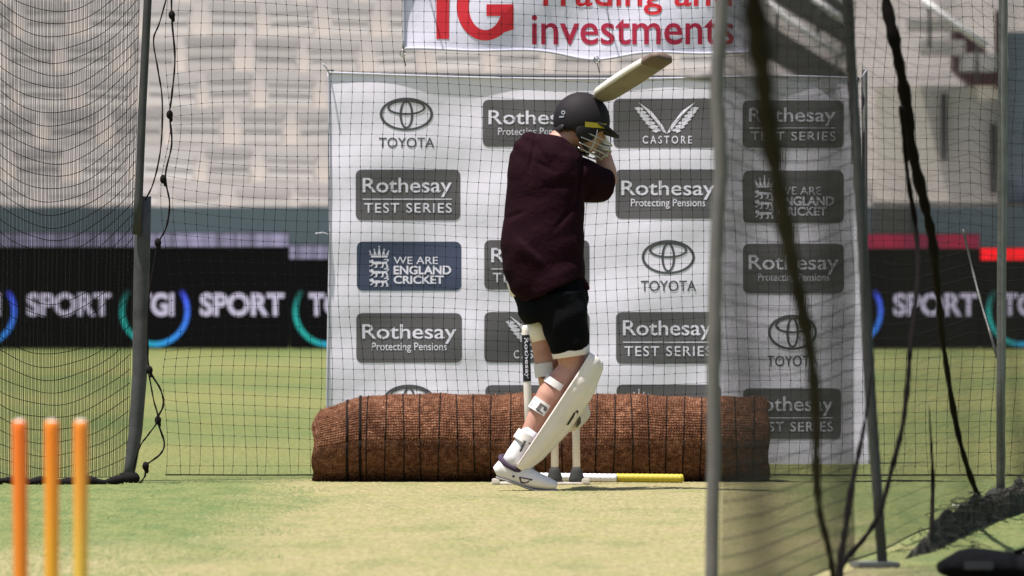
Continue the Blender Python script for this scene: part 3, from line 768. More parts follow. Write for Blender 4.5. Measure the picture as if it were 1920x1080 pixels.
rope([(1648, -120, 36), (1661, 0, 36), (1680, 90, 36), (1697, 180, 36.2), (1712, 290, 36.4), (1733, 380, 36.6), (1748, 450, 36.8), (1760, 560, 37.4), (1768, 640, 38), (1788, 770, 38.8), (1806, 850, 39), (1830, 920, 39.5), (1856, 968, 40)], .0205, rm, 'net_fold', 'long dark brown fold of net running down to the heap by the far right pole', 'net fold', taper=(1, 1, 1, .8, .55, .5, .5))
rope([(1690, 200, 35.9), (1702, 330, 36.1), (1716, 420, 36.2), (1722, 500, 36), (1714, 590, 35.5), (1706, 660, 35.2), (1702, 720, 35), (1692, 800, 34.8), (1672, 880, 34.6), (1650, 960, 34.4), (1620, 1010, 34.2), (1585, 1050, 34), (1575, 1085, 33.6)], .0088, rm, 'net_fold', 'thin dark strand splitting off the brown fold and sweeping left past the leaning pole', 'rope')
rope([(1634, 700, 34.6), (1622, 790, 34), (1608, 860, 33.5), (1594, 930, 33.2), (1584, 1000, 33), (1574, 1060, 32.8), (1570, 1110, 32.7)], .0105, rm, 'net_fold', 'short dark strand from the leaning pole down to the low V of strands', 'rope', taper=(.3, .7, 1, 1, .8))
rope([(1742, 760, 37), (1748, 870, 37), (1749, 920, 37), (1747, 980, 36.8), (1742, 1020, 36.6)], .008, rm, 'net_fold', 'short dark hanging strand left of the heaped net', 'rope', taper=(.15, .8, 1, 1, 1))
rope([(1806, 430, 42.6), (1822, 500, 42.6), (1840, 570, 42.5), (1858, 630, 42.4), (1872, 680, 42.4)], .005, M['pole'], 'guy_cord', 'thin pale grey cord slanting to the far right pole', 'cord')
rope([(1450, 905, 45.6), (1560, 905, 45.6), (1700, 902, 45.65), (1830, 905, 45.7), (1960, 906, 45.8)], .006, M['rope'], 'ground_rope', 'black rope lying straight across the grass right of the matting roll', 'rope')

# heaped net and bag on the right
def heap():
    b = MB(); n, m = 90, 34; vs = []; fs = []
    for j in range(m + 1):
        for i in range(n + 1):
            u = i / n; v = j / m
            # spine runs from near left to far right
            sx = 1725 + 245 * u; dd = 36.2 + 5.9 * min(1, u * 1.15)
            wdt = .42 + .25 * math.sin(u * 5); y = dd + (v - .5) * 2 * wdt
            env = math.sin(math.pi * min(1, max(0, v))) ** .6 * (min(1, u * 7) ** .7)
            h = env * (.105 + .010 * math.sin(u * 15 + 2) + .012 * math.sin(u * 23 + v * 8)) * (1 + .18 * math.sin(v * 17 + u * 31) * math.sin(u * 27 + v * 5)) + env * .010 * random.random()
            vs.append((((sx - 960) / F * dd) + (v - .5) * .16, y, max(0.0, h) - .002))
    for j in range(m):
        for i in range(n):
            a = j * (n + 1) + i; fs.append((a, a + 1, a + n + 2, a + n + 1))
    b.add(vs, fs)
    return vs, b
hv, hb = heap()
M['heap'] = mat('heaped_net', (.085, .078, .062), .95, .1, vary=((.016, .014, .012), 14, .14), bump=(60, .9, .03))
ht = thing('heaped_net', (2.0, 39, 0), 'dark heap of gathered netting on the grass at the foot of the far right pole', 'net'); hb.build('net_pile', M['heap'], ht)
lines = []
for q in range(70):
    c = Vector(random.choice(hv)); L = [c + Vector((0, 0, .004))]
    for s_ in range(7): L.append(L[-1] + Vector((random.uniform(-.05, .06), random.uniform(-.16, .16), random.uniform(-.02, .022))))
    lines.append([(p.x, p.y, max(.006, p.z)) for p in L])
me = strands(lines, .0018); me.materials.append(M['net_green']); link('loose_strands', me, ht, smooth=False)
def bag():
    d = 33.6; x0 = (1762 - 960) / F * d; t = thing('kit_bag', (x0 + .35, d, 0), 'black kit bag lying on the grass in the bottom right corner', 'bag')
    k = MB(); c = Vector((x0 + .45, d, .055))
    n = 26; secs = []
    for i in range(n + 1):
        u = i / n; e = min(1, (1 - abs(2 * u - 1)) * 5) ** .5
        secs.append(((x0 + .9 * u, d + .01 * math.sin(u * 9), .052 + .006 * math.sin(u * 11)), (.058 + .006 * math.sin(u * 17)) * max(.35, e), .16 * max(.5, e)))
    k.loft(secs, 22); k.build('bag_body', M['bag'], t)
    k = MB(); k.box((x0 + .115 + .01, d - .155, .065), (.10, .012, .03), bev=.004); k.build('bag_patch', M['bag_patch'], t, smooth=False)
    k = MB(); k.tube([Vector((x0 + .25, d - .05, .105)), Vector((x0 + .33, d - .07, .135)), Vector((x0 + .48, d - .07, .14)), Vector((x0 + .58, d - .05, .105))], .009, 8); k.build('bag_handle', M['bag'], t)
bag()
# painted crease marks showing at the foot of the far pole
for (xa, xb, yy) in ((1786, 1846, 949), (1886, 1990, 947)):
    d = gd(yy); k = MB(); xa_, xb_ = (xa - 960) / F * d, (xb - 960) / F * d
    k.add([(xa_, d - .07, .004), (xb_, d - .07, .004), (xb_, d + .07, .004), (xa_, d + .07, .004)], [(0, 1, 2, 3)]); tag(k.build('crease_marking', M['white_line'], smooth=False), kind='structure')

# ------------------------------------------------------------------ rolled matting
def roll():
    d = 45.78; x0 = P(587, 0, d).x; x1 = P(1441, 0, d).x; t = thing('matting_roll', ((x0 + x1) / 2, d, 0), 'long rolled brown coir mat lying behind the stumps and the batter', 'mat roll')
    n, m = 150, 64; vs = []; fs = []; uv = []
    RR = .201
    for i in range(n + 1):
        u = i / n; x = x0 + (x1 - x0) * u
        f = 1.0
        if u < .16: f = .80 + .20 * math.sin(u / .16 * math.pi / 2) ** 1.2
        if u < .012: f *= .86 + .14 * u / .012
        if u > .985: f *= .93 + .07 * (1 - u) / .015
        f *= 1 + .008 * math.sin(u * 29) + .006 * math.sin(u * 71 + 1) + .005 * math.sin(u * 13)
        f *= 1 - .03 * max(0, u - .6) / .4
        for j in range(m + 1):
            a = 2 * math.pi * j / m
            rr = RR * f * (1 + .012 * math.sin(a * 3 + u * 7) + .006 * random.random())
            zz = rr * math.sin(a); y = d - rr * math.cos(a)
            z = RR * f * .98 + zz
            vs.append((x + .006 * math.sin(a * 5), y, max(.003, z))); uv.append((x, a * RR))
    for i in range(n):
        for j in range(m):
            a = i * (m + 1) + j; fs.append((a, a + m + 1, a + m + 2, a + 1))
    for i0 in (0, n):   # closed ends with a shallow spiral dish
        c = len(vs); vs.append((vs[i0 * (m + 1)][0] + (.03 if i0 == 0 else -.03), d, RR * .9)); uv.append((0, 0))
        for j in range(m):
            a = i0 * (m + 1) + j; fs.append((a, a + 1, c) if i0 == 0 else (a + 1, a, c))
    b = MB(); b.add(vs, fs); o = b.build('rolled_mat', M['coir'], t)
    ul = o.data.uv_layers.new(name='UVMap'); lv = np.zeros(len(o.data.loops), int); o.data.loops.foreach_get('vertex_index', lv)
    ul.data.foreach_set('uv', np.asarray(uv, float)[lv].ravel())
    # black warp cords round the roll
    k = MB(); px = 690
    cols = []
    while px < 1435:
        cols.append(px); px += 32.8 + random.uniform(-1.2, 1.2)
    for px in cols:
        x = P(px, 0, d).x; i = int(round((x - x0) / (x1 - x0) * n)); ring = []
        for j in range(0, m + 1, 2):
            q = Vector(vs[i * (m + 1) + j]); c = Vector((q.x, d, RR * .97)); o_ = (q - c).normalized(); ring.append(Vector((x + .006 * math.sin(2 * math.pi * j / m + px), 0, 0)) + Vector((0, q.y, q.z)) + o_ * .0002)
        k.tube(ring, .0032, 6)
    k.build('warp_cord', M['cord'], t)
    k = MB()
    for px in (652, 676):
        x = P(px, 0, d).x; i = int(round((x - x0) / (x1 - x0) * n)); ring = [Vector((x, vs[i * (m + 1) + j][1], vs[i * (m + 1) + j][2])) for j in range(0, m + 1, 2)]
        k.tube(ring, .007, 6)
    k.build('tie_cord', M['cord'], t)
    # loose coir fibres
    N = 26000; V = []
    for q in range(N):
        i = random.randrange(n); j = random.randrange(m); p = Vector(vs[i * (m + 1) + j]).lerp(Vector(vs[(i + 1) * (m + 1) + j + 1]), random.random()); p.x += random.uniform(-.008, .008)
        c = Vector((p.x, d, RR)); nn = (p - c).normalized(); L = random.uniform(.004, .012)
        tg = Vector((random.uniform(-1, 1), random.uniform(-1, 1), random.uniform(-1, 1))); tip = p + nn * L * .8 + tg * L * .7; sdv = Vector((random.uniform(-1, 1), random.uniform(-1, 1), random.uniform(-1, 1))) * .0011
        tip.z = max(.002, tip.z)
        V += [p - sdv - nn * .002, p + sdv - nn * .002, tip]
    me = bpy.data.meshes.new('loose_fibres'); me.from_pydata([tuple(v) for v in V], [], np.arange(len(V)).reshape(-1, 3).tolist()); me.materials.append(M['coir_fibre']); link('loose_fibres', me, t, smooth=False)['kind'] = 'stuff'
roll()

# ------------------------------------------------------------------ stumps
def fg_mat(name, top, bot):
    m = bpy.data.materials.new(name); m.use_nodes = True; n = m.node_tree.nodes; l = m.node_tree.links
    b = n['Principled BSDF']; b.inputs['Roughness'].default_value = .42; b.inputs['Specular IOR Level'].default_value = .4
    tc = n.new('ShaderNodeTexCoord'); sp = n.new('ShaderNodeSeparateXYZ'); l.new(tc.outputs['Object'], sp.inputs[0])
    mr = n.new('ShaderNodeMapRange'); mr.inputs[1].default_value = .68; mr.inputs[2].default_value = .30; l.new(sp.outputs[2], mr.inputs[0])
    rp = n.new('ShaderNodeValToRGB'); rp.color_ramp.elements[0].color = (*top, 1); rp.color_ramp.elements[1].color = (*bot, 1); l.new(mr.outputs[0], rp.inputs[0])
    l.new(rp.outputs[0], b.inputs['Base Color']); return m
sm = [fg_mat('orange_paint', (.80, .16, .012), (.72, .22, .012)), fg_mat('orange_with_amber_bloom', (.80, .21, .012), (.72, .36, .025)), fg_mat('orange_with_yellow_bloom', (.78, .23, .02), (.68, .45, .06))]  # bloom of light on the gloss put into the colour, yellower lower down
for (px, m, lab) in ((36.5, sm[0], 'leftmost of the three orange stumps, deep orange down its length'), (97, sm[1], 'middle of the three orange stumps, amber bloom coloured in lower down'), (151.5, sm[2], 'rightmost of the three orange stumps, yellow bloom coloured in lower down')):
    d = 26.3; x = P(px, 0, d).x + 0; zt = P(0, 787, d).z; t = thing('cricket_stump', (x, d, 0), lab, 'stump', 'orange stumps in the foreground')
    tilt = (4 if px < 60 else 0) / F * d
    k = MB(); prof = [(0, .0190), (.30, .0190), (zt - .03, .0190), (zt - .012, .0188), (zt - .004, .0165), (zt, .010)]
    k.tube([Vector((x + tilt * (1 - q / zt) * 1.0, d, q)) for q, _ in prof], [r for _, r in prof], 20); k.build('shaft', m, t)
    k = MB(); k.ball((x, d, zt - .0035), (.0165, .0165, .0045), 16, 6); k.build('top_cap', M['stump_white'], t)
k = MB(); d = 26.3; xa = P(10, 0, d).x; xb = P(180, 0, d).x; k.box(((xa + xb) / 2, d + .04, .02), (xb - xa + .05, .06, .04), bev=.006)

ds = 45.22
st_d = ds
def wicket():
    for (xb_, xt, zt, lab, labelled) in ((994, 985, .722, 'tall cream stump with a black printed band left of the front leg', True), (1040, 1041, .60, 'cream stump on a grey rubber foot, nearer the front shoe', False), (1081, 1078, .60, 'cream stump on a grey rubber foot, nearer the yellow sleeve', False)):
        x = P(xb_, 0, ds).x; x2 = P(xt, 0, ds).x; t = thing('cricket_stump', (x, ds, 0), lab, 'stump', 'cream stumps behind the batter')
        k = MB(); B = Vector((x, ds, .05)); T = Vector((x2, ds, zt)); pr = [(0, .0175), (.5, .0175), (.96, .0172), (.985, .0155), (1, .010)]
        k.tube([B.lerp(T, q) for q, _ in pr], [r for _, r in pr], 16); k.build('shaft', M['stump_white'], t)
        k = MB(); k.tube([Vector((x, ds, .012)), Vector((x, ds, .03)), Vector((x, ds, .062)), Vector((x, ds, .078))], [.036, .034, .026, .019], 16); k.build('rubber_foot', M['rubber'], t)
        if labelled:
            za = P(0, 628, ds).z; zb = P(0, 715, ds).z; k = MB(); fa = (za - .05) / (zt - .05); fb = (zb - .05) / (zt - .05)
            A = B.lerp(T, fb); C = B.lerp(T, fa); k.tube([A, C], .0186, 18, cap=False); o = k.build('label_band', M['stump_label'], t)
            v, f = fit_text('Rothesay', 0, 0, 1, 1, .012); a = A; L = (C - A)
            vs = []
            for (u, w_) in v:     # reads downwards, wrapped on the shaft
                p = C - L * (.06 + .88 * u); ang = (w_ - .5) * 1.25
                vs.append(p + Vector((-math.sin(ang) * .0190, -math.cos(ang) * .0190, 0)))
            k = MB(); k.add(vs, f); k.build('band_lettering', M['print_white'], o, smooth=False)
    # the flat base strip the stumps stand on
    xa = P(921, 0, 45.0).x; xb = P(1107, 0, 45.0).x
    t = thing('stump_base', ((xa + xb) / 2, ds, 0), 'low white metal base strip under the cream stumps', 'stump base')
    k = MB(); k.box(((xa + xb) / 2, ds, .006), (xb - xa, .11, .011), bev=.003); k.build('base_strip', M['stump_white'], t, smooth=False)
    for x in (xa + .02, xb - .02):
        k = MB(); k.box((x, ds - .045, .018), (.035, .03, .022), bev=.004); k.build('end_lug', M['stump_white'], t, smooth=False)
wicket()
def fallen():
    d = 45.48; a = P(1003, 0, d).x; b = P(1156, 0, d).x; c = P(1278, 0, d).x; z = .0245
    t = thing('fallen_stump', ((a + c) / 2, d, 0), 'ribbed white stick with a yellow end lying on the grass by the mat roll', 'stump')
    def ribbed(xa, xb, r, za, zb):
        k = MB(); n = int((xb - xa) / .0055); pts = []; rs = []
        for i in range(n + 1):
            u = i / n; pts.append(Vector((xa + (xb - xa) * u, d - .03 * u, za + (zb - za) * u))); rs.append(r * (1 + .045 * math.sin(i * 1.57)))
        k.tube(pts, rs, 16); return k
    ribbed(a, b, .0185, .028, .0235).build('white_shaft', M['sock'], t); ribbed(b, c, .0195, .0235, .0215).build('yellow_sleeve', M['yellow'], t)
    k = MB(); k.ball((c, d - .03, .0215), (.01, .0195, .0195)); k.build('end_cap', M['yellow'], t)
fallen()

# ------------------------------------------------------------------ the batter
D0 = 44.33
def B(px, py, dy=0.0):
    q = P(px, py, D0); return Vector((q.x, D0 + dy, q.z))
PX = D0 / F   # metres per photo pixel at the batter
def remesh(mb, voxel, smooth=6, fac=.5):
    me = mb.mesh('temp'); o = bpy.data.objects.new('temp', me); COL.objects.link(o)
    r = o.modifiers.new('r', 'REMESH'); r.mode = 'VOXEL'; r.voxel_size = voxel
    if smooth: s_ = o.modifiers.new('s', 'SMOOTH'); s_.iterations = smooth; s_.factor = fac
    dg = bpy.context.evaluated_depsgraph_get(); out = bpy.data.meshes.new_from_object(o.evaluated_get(dg))
    bpy.data.objects.remove(o); bpy.data.meshes.remove(me); return out
def warp(me, fn):
    v = np.zeros(len(me.vertices) * 3); me.vertices.foreach_get('co', v); n = np.zeros(len(v)); me.vertices.foreach_get('normal', n)
    v = v.reshape(-1, 3); n = n.reshape(-1, 3); v = v + n * fn(v)[:, None]; me.vertices.foreach_set('co', v.ravel()); me.update()
person = thing('person', (B(1010, 918).x, D0, 0), 'batter in maroon shirt, black shorts and white pads, back turned, arms raised across', 'person')

# joints
hipN, kneeN, ankN = B(1052, 540, -.06), B(1074, 690, -.05), B(966, 856, -.06)
hipF, kneeF, ankF = B(1008, 540, .08), B(1027, 696, .06), B(1057, 782, .40)
shL, elL = B(992, 288, .02), B(1050, 282, .30)
shR, elR = B(1072, 322, .02), B(1141, 340, .17)
hand1 = B(1078, 216, .26); hand2 = B(1098, 224, .245)
batDir = (B(1246, 106, -.42) - B(1064, 222, .27)).normalized()
butt = B(1064, 222, .27)
def hand_pos(s_): return butt + batDir * s_
hT = hand_pos(.07); hB = hand_pos(.17)
side_v = batDir.cross(Vector((0, 0, 1))).normalized(); up_v = side_v.cross(batDir).normalized()
def fingers(mb, c, grow=0.0, mirror=1):
    """four fingers curled round the handle and a thumb, palm towards the wearer"""
    for k in range(4):
        cc = c + batDir * ((k - 1.5) * .0205) * mirror; r = (.0092, .0098, .0095, .0082)[k] + grow; span = (245, 262, 255, 225)[k]
        pts = []; 
        for i in range(9):
            a = R(-150 + span * i / 8) * 1.0; rad = .0185 + r * .92 + grow * .4
            pts.append(cc + (side_v * math.cos(a) + up_v * math.sin(a)) * rad)
        mb.tube(pts, [r * (1.08 if i in (2, 5) else .96) * (.8 if i == 8 else 1) for i in range(9)], 8)
    pts = []
    for i in range(7):
        a = R(-140 - 170 * i / 6); rad = .019 + .0105 + grow * .4; pts.append(c + batDir * (-.048 + .012 * i) * mirror * -1 * -1 + (side_v * math.cos(a) + up_v * math.sin(a)) * rad)
    mb.tube(pts, [.0125 + grow, .0125 + grow, .0115 + grow, .011 + grow, .0115 + grow, .0105 + grow, .008 + grow], 8)
    pc = c + (side_v * math.cos(R(-150)) + up_v * math.sin(R(-150))) * (.034 + grow * .5)
    mb.loft([(pc - batDir * .042, .015 + grow, .012 + grow), (pc - batDir * .02, .02 + grow, .016 + grow), (pc + batDir * .02, .02 + grow, .016 + grow), (pc + batDir * .042, .014 + grow, .011 + grow)], 12)
    return pc
body = MB()
# trunk
def trunk(mb, g=0.0, secs=None):
    mb.loft([(B(x, y, dy), w_ * PX + g, dep + g) for x, y, w_, dep, dy in secs], 30)
TR = [(1046, 262, 26, .065, .03), (1040, 276, 44, .085, .02), (1030, 296, 62, .105, .01), (1026, 330, 70, .118, 0), (1024, 375, 70, .12, 0), (1018, 425, 70, .12, -.005), (1016, 465, 72, .125, -.01), (1018, 500, 73, .13, -.01), (1028, 540, 60, .11, 0), (1034, 568, 45, .09, .01)]
trunk(body, -.012, TR)
# head turned right, chin down
hc = B(1094, 232, .06); fwd = Vector((.90, .33, -.30)).normalized(); rgt = fwd.cross(Vector((0, 0, 1))).normalized(); upv = rgt.cross(fwd).normalized()
def Hd(f, r_, u): return hc + fwd * f + rgt * r_ + upv * u
def hball(mb, f, r_, u, rf, rr, ru, nu=18, nv=12):
    t = MB(); t.ball((0, 0, 0), (rf, rr, ru), nu, nv); mb.add([Hd(f + v[0], r_ + v[1], u + v[2]) for v in t.v], t.f)
hball(body, -.006, 0, .02, .094, .073, .088); hball(body, .030, 0, -.058, .058, .056, .062); hball(body, .062, 0, -.088, .026, .030, .026); hball(body, .045, 0, -.02, .05, .062, .07)
body.tube([Hd(.086, 0, .0), Hd(.098, 0, -.02), Hd(.113, 0, -.038), Hd(.098, 0, -.046)], [.009, .012, .014, .010], 10)   # nose
body.tube([Hd(.080, -.024, -.064), Hd(.0905, 0, -.062), Hd(.080, .024, -.064)], [.006, .009, .006], 8)               # lips
body.tube([Hd(.077, -.024, -.075), Hd(.087, 0, -.074), Hd(.077, .024, -.075)], [.006, .009, .006], 8)
body.tube([Hd(.078, -.045, .022), Hd(.092, -.015, .022), Hd(.092, .015, .022), Hd(.078, .045, .022)], .009, 8)       # brow
for s_ in (-1, 1):
    t_ = MB(); t_.ball((0, 0, 0), (.020, .009, .032), 12, 8); body.add([Hd(-.012 + v[0], s_ * .074 + v[1], -.02 + v[2]) for v in t_.v], t_.f)
body.loft([(B(1046, 272, .03), .062, .065), (B(1058, 258, .04), .056, .058), (B(1076, 250, .05), .054, .056), (Hd(-.005, 0, -.035), .052, .052)], 20)
# arms
def limb(mb, pts, rs, g=0, ref=(0, .3, 1)): mb.loft([(p, r + g, r * .96 + g) for p, r in zip(pts, rs)], 18, ref)
wr1 = hT - up_v * .045 - side_v * .03; wr2 = B(1127, 262, .20)
limb(body, [shL - Vector((0, .02, .02)), shL.lerp(elL, .35), shL.lerp(elL, .75), elL], [.062, .055, .047, .043]); limb(body, [elL, elL.lerp(wr1, .25), elL.lerp(wr1, .7), wr1, hT - up_v * .03 - side_v * .02], [.043, .046, .034, .027, .026], ref=(1, .1, .1))
limb(body, [shR - Vector((.02, 0, .0)), shR.lerp(elR, .35), shR.lerp(elR, .75), elR], [.066, .056, .048, .043], ref=(0, 1, .1)); limb(body, [elR + Vector((-.01, 0, -.012)), elR, elR.lerp(wr2, .25), elR.lerp(wr2, .7), wr2, hB - up_v * .03 - side_v * .02], [.034, .042, .046, .034, .027, .026], ref=(0, 1, .1))
fingers(body, hT, 0, 1); fingers(body, hB, 0, 1)
# legs
limb(body, [hipN, hipN.lerp(kneeN, .4), hipN.lerp(kneeN, .8), kneeN], [.070, .078, .066, .058], ref=(0, 1, 0)); limb(body, [kneeN + Vector((0, 0, .02)), kneeN, kneeN.lerp(ankN, .14) + Vector((-.012, 0, 0)), kneeN.lerp(ankN, .32) + Vector((-.018, 0, .0)), kneeN.lerp(ankN, .55) + Vector((-.012, 0, 0)), kneeN.lerp(ankN, .82), ankN], [.056, .058, .060, .064, .050, .036, .037], ref=(0, 1, 0))
limb(body, [hipF, hipF.lerp(kneeF, .4), hipF.lerp(kneeF, .8), kneeF], [.072, .066, .055, .050], ref=(0, 1, 0)); limb(body, [kneeF, kneeF.lerp(ankF, .3) + Vector((-.01, -.01, 0)), kneeF.lerp(ankF, .6), ankF], [.050, .052, .043, .035], ref=(1, .1, 0))
# feet
FN = [(B(928, 884, -.06), .022, .028), (B(938, 879, -.06), .046, .037), (B(960, 883, -.06), .050, .041), (B(984, 893, -.06), .046, .044), (B(1008, 901, -.06), .037, .048), (B(1030, 907, -.06), .028, .047), (B(1044, 911, -.06), .018, .035)]
body.loft([(c, a - .006, b_ - .006) for c, a, b_ in FN], 18)
fdir = Vector((.25, .93, .28)).normalized()
FF = [(ankF + Vector((-.01, -.045, -.05)), .030, .032), (ankF + Vector((0, .0, -.045)), .04, .036), (ankF + Vector((.0, 0, -.04)) + fdir * .08, .034, .040), (ankF + Vector((0, 0, -.045)) + fdir * .15, .026, .044), (ankF + Vector((0, 0, -.048)) + fdir * .2, .016, .034)]
body.loft([(c, a - .006, b_ - .006) for c, a, b_ in FF], 18, ref=(1, 0, 0))
me = remesh(body, .0055, 5); me.materials.append(M['skin']); bo = link('body', me, person)
# eyes
for s_ in (-1, 1):
    k = MB(); k.ball(Hd(.078, s_ * .030, -.004), .0115, 12, 8); e = k.build('eye', M['print_white'], person)
    k = MB(); k.ball(Hd(.0865, s_ * .031, -.005), .0055, 10, 6); k.build('iris', M['logo_black'], e)
# hair at the nape and temples
k = MB(); hball(k, -.014, 0, .008, .094, .077, .092); hball(k, -.075, 0, -.035, .03, .055, .042)
me = remesh(k, .006, 4); me.materials.append(M['hair']); link('hair', me, person)

# shirt
sh = MB()
SH = [(1034, 262, 34, .075, .03), (1031, 275, 58, .105, .02), (1026, 296, 71, .128, .01), (1024, 330, 74, .140, 0), (1023, 375, 74, .142, 0), (1019, 420, 76, .145, -.01), (1016, 460, 79, .152, -.02), (1019, 496, 77, .155, -.02), (1026, 518, 75, .168, -.015), (1037, 543, 67, .172, -.015)]
trunk(sh, 0, SH)
sh.loft([(B(990, 305, -.02), .080, .085), (shL, .072, .074), (shL.lerp(elL, .3), .070, .069), (shL.lerp(elL, .75), .070, .066)], 20, ref=(0, .3, 1))
sh.ball(B(989, 286, .0), (.070, .08, .070), 16, 12); sh.ball(B(1008, 277, .01), (.07, .08, .055), 16, 12); sh.ball(B(996, 274, .01), (.062, .08, .064), 16, 12)
sh.loft([(B(1050, 318, -.01), .075, .085), (shR + Vector((0, 0, -.01)), .092, .088), (shR.lerp(elR, .4) + Vector((0, 0, -.03)), .096, .086), (shR.lerp(elR, .93) + Vector((.0, 0, -.024)), .076, .070)], 20, ref=(0, 1, 0))
sh.ball(B(1060, 305, .0), (.085, .09, .07), 16, 12)
sh.loft([(B(1090, 524, -.02), .02, .06), (B(1098, 536, -.02), .016, .055), (B(1103, 544, -.02), .008, .04)], 12)
me = remesh(sh, .0065, 9)
def folds(v):
    x, y, z = v[:, 0], v[:, 1], v[:, 2]
    lx = x - B(1020, 0).x; lz = z
    lower = np.clip((1.10 - lz) / .25, 0, 1)
    diag = np.sin((lz * 1.0 - lx * .9) * 46 + 2.2 * np.sin(lx * 9 + lz * 5)) * .0045
    vert = np.sin(lx * 60 + 3 * np.sin(lz * 8)) * .004 * lower
    arm = np.sin((lx + lz) * 55 + 2 * np.sin(lz * 20)) * .004 * np.clip((lz - 1.35) / .15, 0, 1)
    return diag * .30 + vert * .45 + arm * .6 + .0015 * np.sin(lz * 17 + lx * 6)
def seams(v):
    """armhole seams and the pulled creases fanning from them"""
    out = np.zeros(len(v))
    for (a, c, s_, dp) in (((1006, 244), (992, 320), .008, -.009), ((1098, 290), (1080, 386), .010, -.014), ((1078, 384), (1040, 430), .012, -.007), ((1010, 262), (1030, 300), .009, .008), ((1000, 300), (1040, 322), .010, -.005), ((1090, 345), (1020, 352), .013, -.004), ((948, 410), (985, 396), .010, -.006)):
        A = np.array(B(*a))[[0, 2]]; C = np.array(B(*c))[[0, 2]]; d_ = C - A; L = np.linalg.norm(d_); d_ /= L
        rel = v[:, [0, 2]] - A; q = np.clip(rel @ d_, 0, L); dist = np.linalg.norm(rel - q[:, None] * d_, axis=1)
        out += dp * np.exp(-(dist / s_) ** 2) * np.sin(np.pi * np.clip(q / L, .08, .92)) ** .5
    return np.where(v[:, 1] < D0 + .05, out, 0)
def ridge(v):
    """one sharp fold low on the back that catches the sun"""
    a = np.array(B(974, 452)); c = np.array(B(1013, 490)); ab = (c - a)[[0, 2]]; L = np.linalg.norm(ab); ab /= L
    rel = v[:, [0, 2]] - a[[0, 2]]; s_ = rel @ ab; nrm = np.array([-ab[1], ab[0]]); t_ = rel @ nrm
    front = (v[:, 1] < D0 - .05)
    prof = np.where(t_ < 0, np.exp(-(t_ / .050) ** 2), np.exp(-(t_ / .012) ** 2))
    return np.where(front, .020 * prof * np.exp(-((s_ - L / 2) / (L * .55)) ** 2), 0)
warp(me, folds); warp(me, ridge); warp(me, seams)
me.materials.append(M['maroon']); shirt = link('shirt', me, person)
k = MB(); k.loft([(B(1018, 500, -.01), 72 * PX, .125), (B(1021, 520, -.01), 72 * PX, .125), (B(1026, 540, -.01), 70 * PX, .12)], 30); k.build('undershirt', M['undershirt'], person)
# shorts
so = MB()
so.loft([(B(1026, 515, -.01), 64 * PX, .118), (B(1030, 540, -.01), 70 * PX, .132), (B(1037, 575, 0), 69 * PX, .150), (B(1042, 596, 0), 60 * PX, .14)], 30)
so.loft([(hipN + Vector((.0, 0, -.015)), .106, .108), (B(1056, 590, -.06), .112, .118), (B(1064, 630, -.06), .100, .108), (B(1069, 655, -.055), .089, .098)], 24)
so.loft([(hipF + Vector((0, 0, -.03)), .095, .100), (B(1006, 570, .08), .092, .10), (B(1012, 600, .075), .066, .088)], 24)
me = remesh(so, .008, 6)
warp(me, lambda v: .004 * np.sin(v[:, 0] * 60 + v[:, 2] * 22 + 2 * np.sin(v[:, 2] * 14)) + .003 * np.sin(v[:, 2] * 45 - v[:, 0] * 30))
me.materials.append(M['black']); link('shorts', me, person)
k = MB(); ax_ = (B(1075, 690) - B(1069, 650)).normalized()
k.loft([(B(1067, 642, -.055), .084, .092), (B(1069, 655, -.055), .085, .094), (B(1071, 668, -.055), .082, .092)], 28); k.build('short_liner', M['undershirt'], person)
k = MB(); k.loft([(B(1010, 594, .075), .060, .08), (B(1015, 618, .075), .058, .078), (B(1019, 640, .07), .054, .074)], 24); k.build('thigh_guard', M['pad'], person)
# tilt the hem: handled by the sloping leg axis

# pads
def leg_pad(name, kn, an, front, ext_top, ext_bot, prof, parent, foff=0.0):
    """U-shaped shell with vertical cane ridges wrapped round the front of the shin"""
    ax = (an - kn).normalized(); fr = (front - ax * front.dot(ax)).normalized(); sdv = ax.cross(fr)
    A = kn - ax * ext_top; C = an + ax * ext_bot; n = 40; m = 44; vs = []; fs = []
    for i in range(n + 1):
        u = i / n; c = A.lerp(C, u) + fr * foff; pf = np.interp(u, [q[0] for q in prof], [q[1] for q in prof]); ps = np.interp(u, [q[0] for q in prof], [q[2] for q in prof])
        out = []; inn = []
        for j in range(m + 1):
            th = R(-92 + 184 * j / m); ridge_ = 1 + .065 * abs(math.sin(th * 4.3)) ** .7 - .05
            kr_ = 1 + (.05 * math.sin((u - .20) / .13 * math.pi * 3) ** 2 if .20 < u < .33 else 0)
            out.append(c + fr * (math.cos(th) * pf * ridge_ * kr_) + sdv * (math.sin(th) * ps * ridge_ * kr_))
            inn.append(c + fr * (math.cos(th) * (pf - .026)) + sdv * (math.sin(th) * (ps - .018)))
        vs += out + inn[::-1]
    w_ = 2 * (m + 1)
    for i in range(n):
        for j in range(w_):
            a = i * w_ + j; b_ = i * w_ + (j + 1) % w_; fs.append((a, b_, b_ + w_, a + w_))
    for i0 in (0, n):
        for j in range(m):
            a = i0 * w_ + j; b_ = i0 * w_ + w_ - 1 - j; q = (a, a + 1, b_ - 1, b_); fs.append(q if i0 else q[::-1])
    k = MB(); k.add(vs, fs); return k.build(name, M['pad'], parent), k
pf = [(0, .074, .062), (.05, .094, .082), (.2, .114, .098), (.33, .120, .100), (.6, .117, .092), (.85, .088, .076), (.97, .060, .062), (1, .052, .054)]
padN, kN = leg_pad('batting_pad', kneeN, ankN, Vector((1, .12, -.5)), .10, .035, pf, person, .022)
